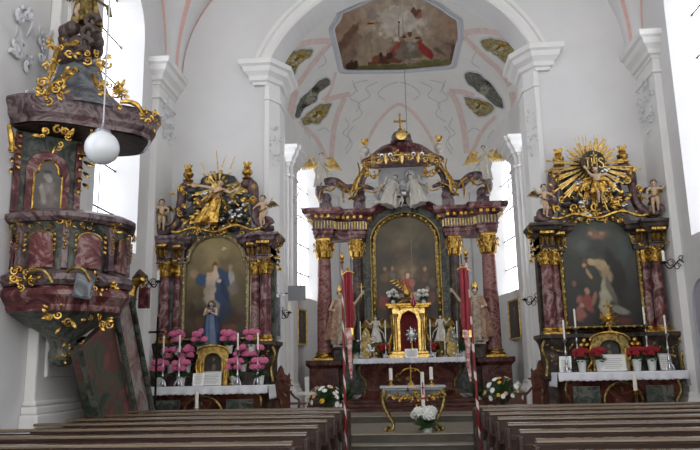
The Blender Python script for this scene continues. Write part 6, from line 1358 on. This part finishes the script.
def stall(label, loc, rz):
    t = thing('carved_stall_chair', label, 'chair', loc, rz); t.scale = (.8, .8, .82); b = MB(); b.box(-.3, .3, -.3, .25, .42, .48); b.build('seat', WOODR, t, bevel=.01, smooth=0)
    b = MB(); b.prism([(-.3, .45), (.3, .45), (.28, 1.0), (.32, 1.2), (.24, 1.38), (.1, 1.45), (.06, 1.6), (0, 1.68), (-.06, 1.6), (-.1, 1.45), (-.24, 1.38), (-.32, 1.2), (-.28, 1.0)], .2, .27); rocaille(b, (0, .19, 1.1), .5, .8, 4, 18, .03, .9)
    for s in (-1, 1): b.lathe([(.05, 1.3), (.02, 1.34), (.04, 1.4), (1e-4, 1.48)], 8, T(s * .27, .23, 0))
    b.build('backrest', WOODR, t, bevel=.008)
    for s in (-1, 1):
        b = MB(); b.tube(smooth_path([(s * .29, .22, .95), (s * .32, .0, .8), (s * .3, -.2, .76), (s * .3, -.3, .68), (s * .28, -.26, .5)], 14), .035, 6); b.build('armrest', WOODR, t)
        for y in (-.25, .2): b = MB(); b.tube([(s * .26, y, .44), (s * .27, y - .02, .25), (s * .24, y, .1), (s * .27, y - .03, 0)], [.035, .045, .03, .04], 8); b.build('leg', WOODR, t)
    return t
stall('carved red-brown stall chair left of the choir, beside the left side altar', (P(285, 375, 16.15).x, 16.15, .367), .7)
stall('carved red-brown stall chair right of the choir, beside the right side altar', (P(536, 370, 16.15).x, 16.15, .367), -.7)
t = thing('credence_table', 'small dark side table left of the choir steps', 'table', (P(296, 405, 16.9).x, 16.9, .34)); b = MB(); b.box(-.35, .35, -.2, .2, .5, .54); b.build('table_top', WOODR, t, smooth=0, bevel=.01)
for sx in (-1, 1):
    for sy in (-1, 1): b = MB(); b.box(sx * .3 - .025, sx * .3 + .025, sy * .16 - .025, sy * .16 + .025, 0, .5); b.build('leg', WOODR, t, smooth=0)
t2 = thing('white_wayside_cross', 'white painted cross-shaped stand left of the high altar steps', 'stand', (P(307, 392, 18.2).x, 18.2, .5)); b = MB(); b.box(-.05, .05, -.04, .04, 0, .95); b.box(-.2, .2, -.15, .15, 0, .05); b.build('post', WH, t2, smooth=0, bevel=.01); b = MB(); b.box(-.25, .25, -.1, .1, .5, .58); b.build('crossbar', WH, t2, smooth=0, bevel=.01)
t = thing('low_cabinet', 'low dark wooden cabinet beside the carved chair on the right', 'cabinet', (P(528, 396, 16.9).x - .35, 17.0, .5)); b = MB(); b.box(-.3, .3, -.2, .2, 0, .5); b.build('body', WOODR, t, smooth=0, bevel=.01); b = MB(); b.box(-.33, .33, -.23, .22, .5, .54); b.build('top', WOODT, t, smooth=0, bevel=.008)
# processional cross at left
p = P(157, 345, 14.2); t = thing('processional_cross', 'dark processional cross with small carved figure standing left of the left side altar', 'cross', (p.x, 14.2, 0.17)); top = P(156, 316, 14.2).z - .17; b = MB(); b.box(-.018, .018, -.015, .015, 0, top); b.lathe([(.15, 0), (.15, .04), (.05, .08)], 12); b.box(-.16, .16, -.015, .015, top - .35, top - .31); b.build('cross', IRON, t, smooth=0)
b = MB()
for q in ((-.17, top - .33), (.17, top - .33), (0, top)): b.blob((q[0], 0, q[1]), (.03, .02, .03), 8, 6)
b.build('tips', BRASS, t)
# flat round-headed niche panel on the right wall, recess shade put into its grey
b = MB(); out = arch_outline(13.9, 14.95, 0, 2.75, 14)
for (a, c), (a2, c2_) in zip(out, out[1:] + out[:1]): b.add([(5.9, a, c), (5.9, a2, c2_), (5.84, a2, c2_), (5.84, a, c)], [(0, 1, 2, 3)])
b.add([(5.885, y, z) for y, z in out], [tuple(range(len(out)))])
b.build('wall_niche_1', mat('shaded_niche_plaster', 'a9aab2', .9), smooth=0, kind='structure')
# ================================================================== LIGHT
w = bpy.data.worlds.new('sky'); sc.world = w; w.use_nodes = True
bg = w.node_tree.nodes['Background']; bg.inputs['Color'].default_value = (1, .99, .98, 1); bg.inputs['Strength'].default_value = 1.0
sc.view_settings.view_transform = 'Standard'; sc.view_settings.look = 'None'; sc.view_settings.gamma = 1
sc.view_settings.use_curve_mapping = False
sc.view_settings.exposure = 1.33
sc.cycles.max_bounces = 6; sc.cycles.diffuse_bounces = 4; sc.cycles.glossy_bounces = 3
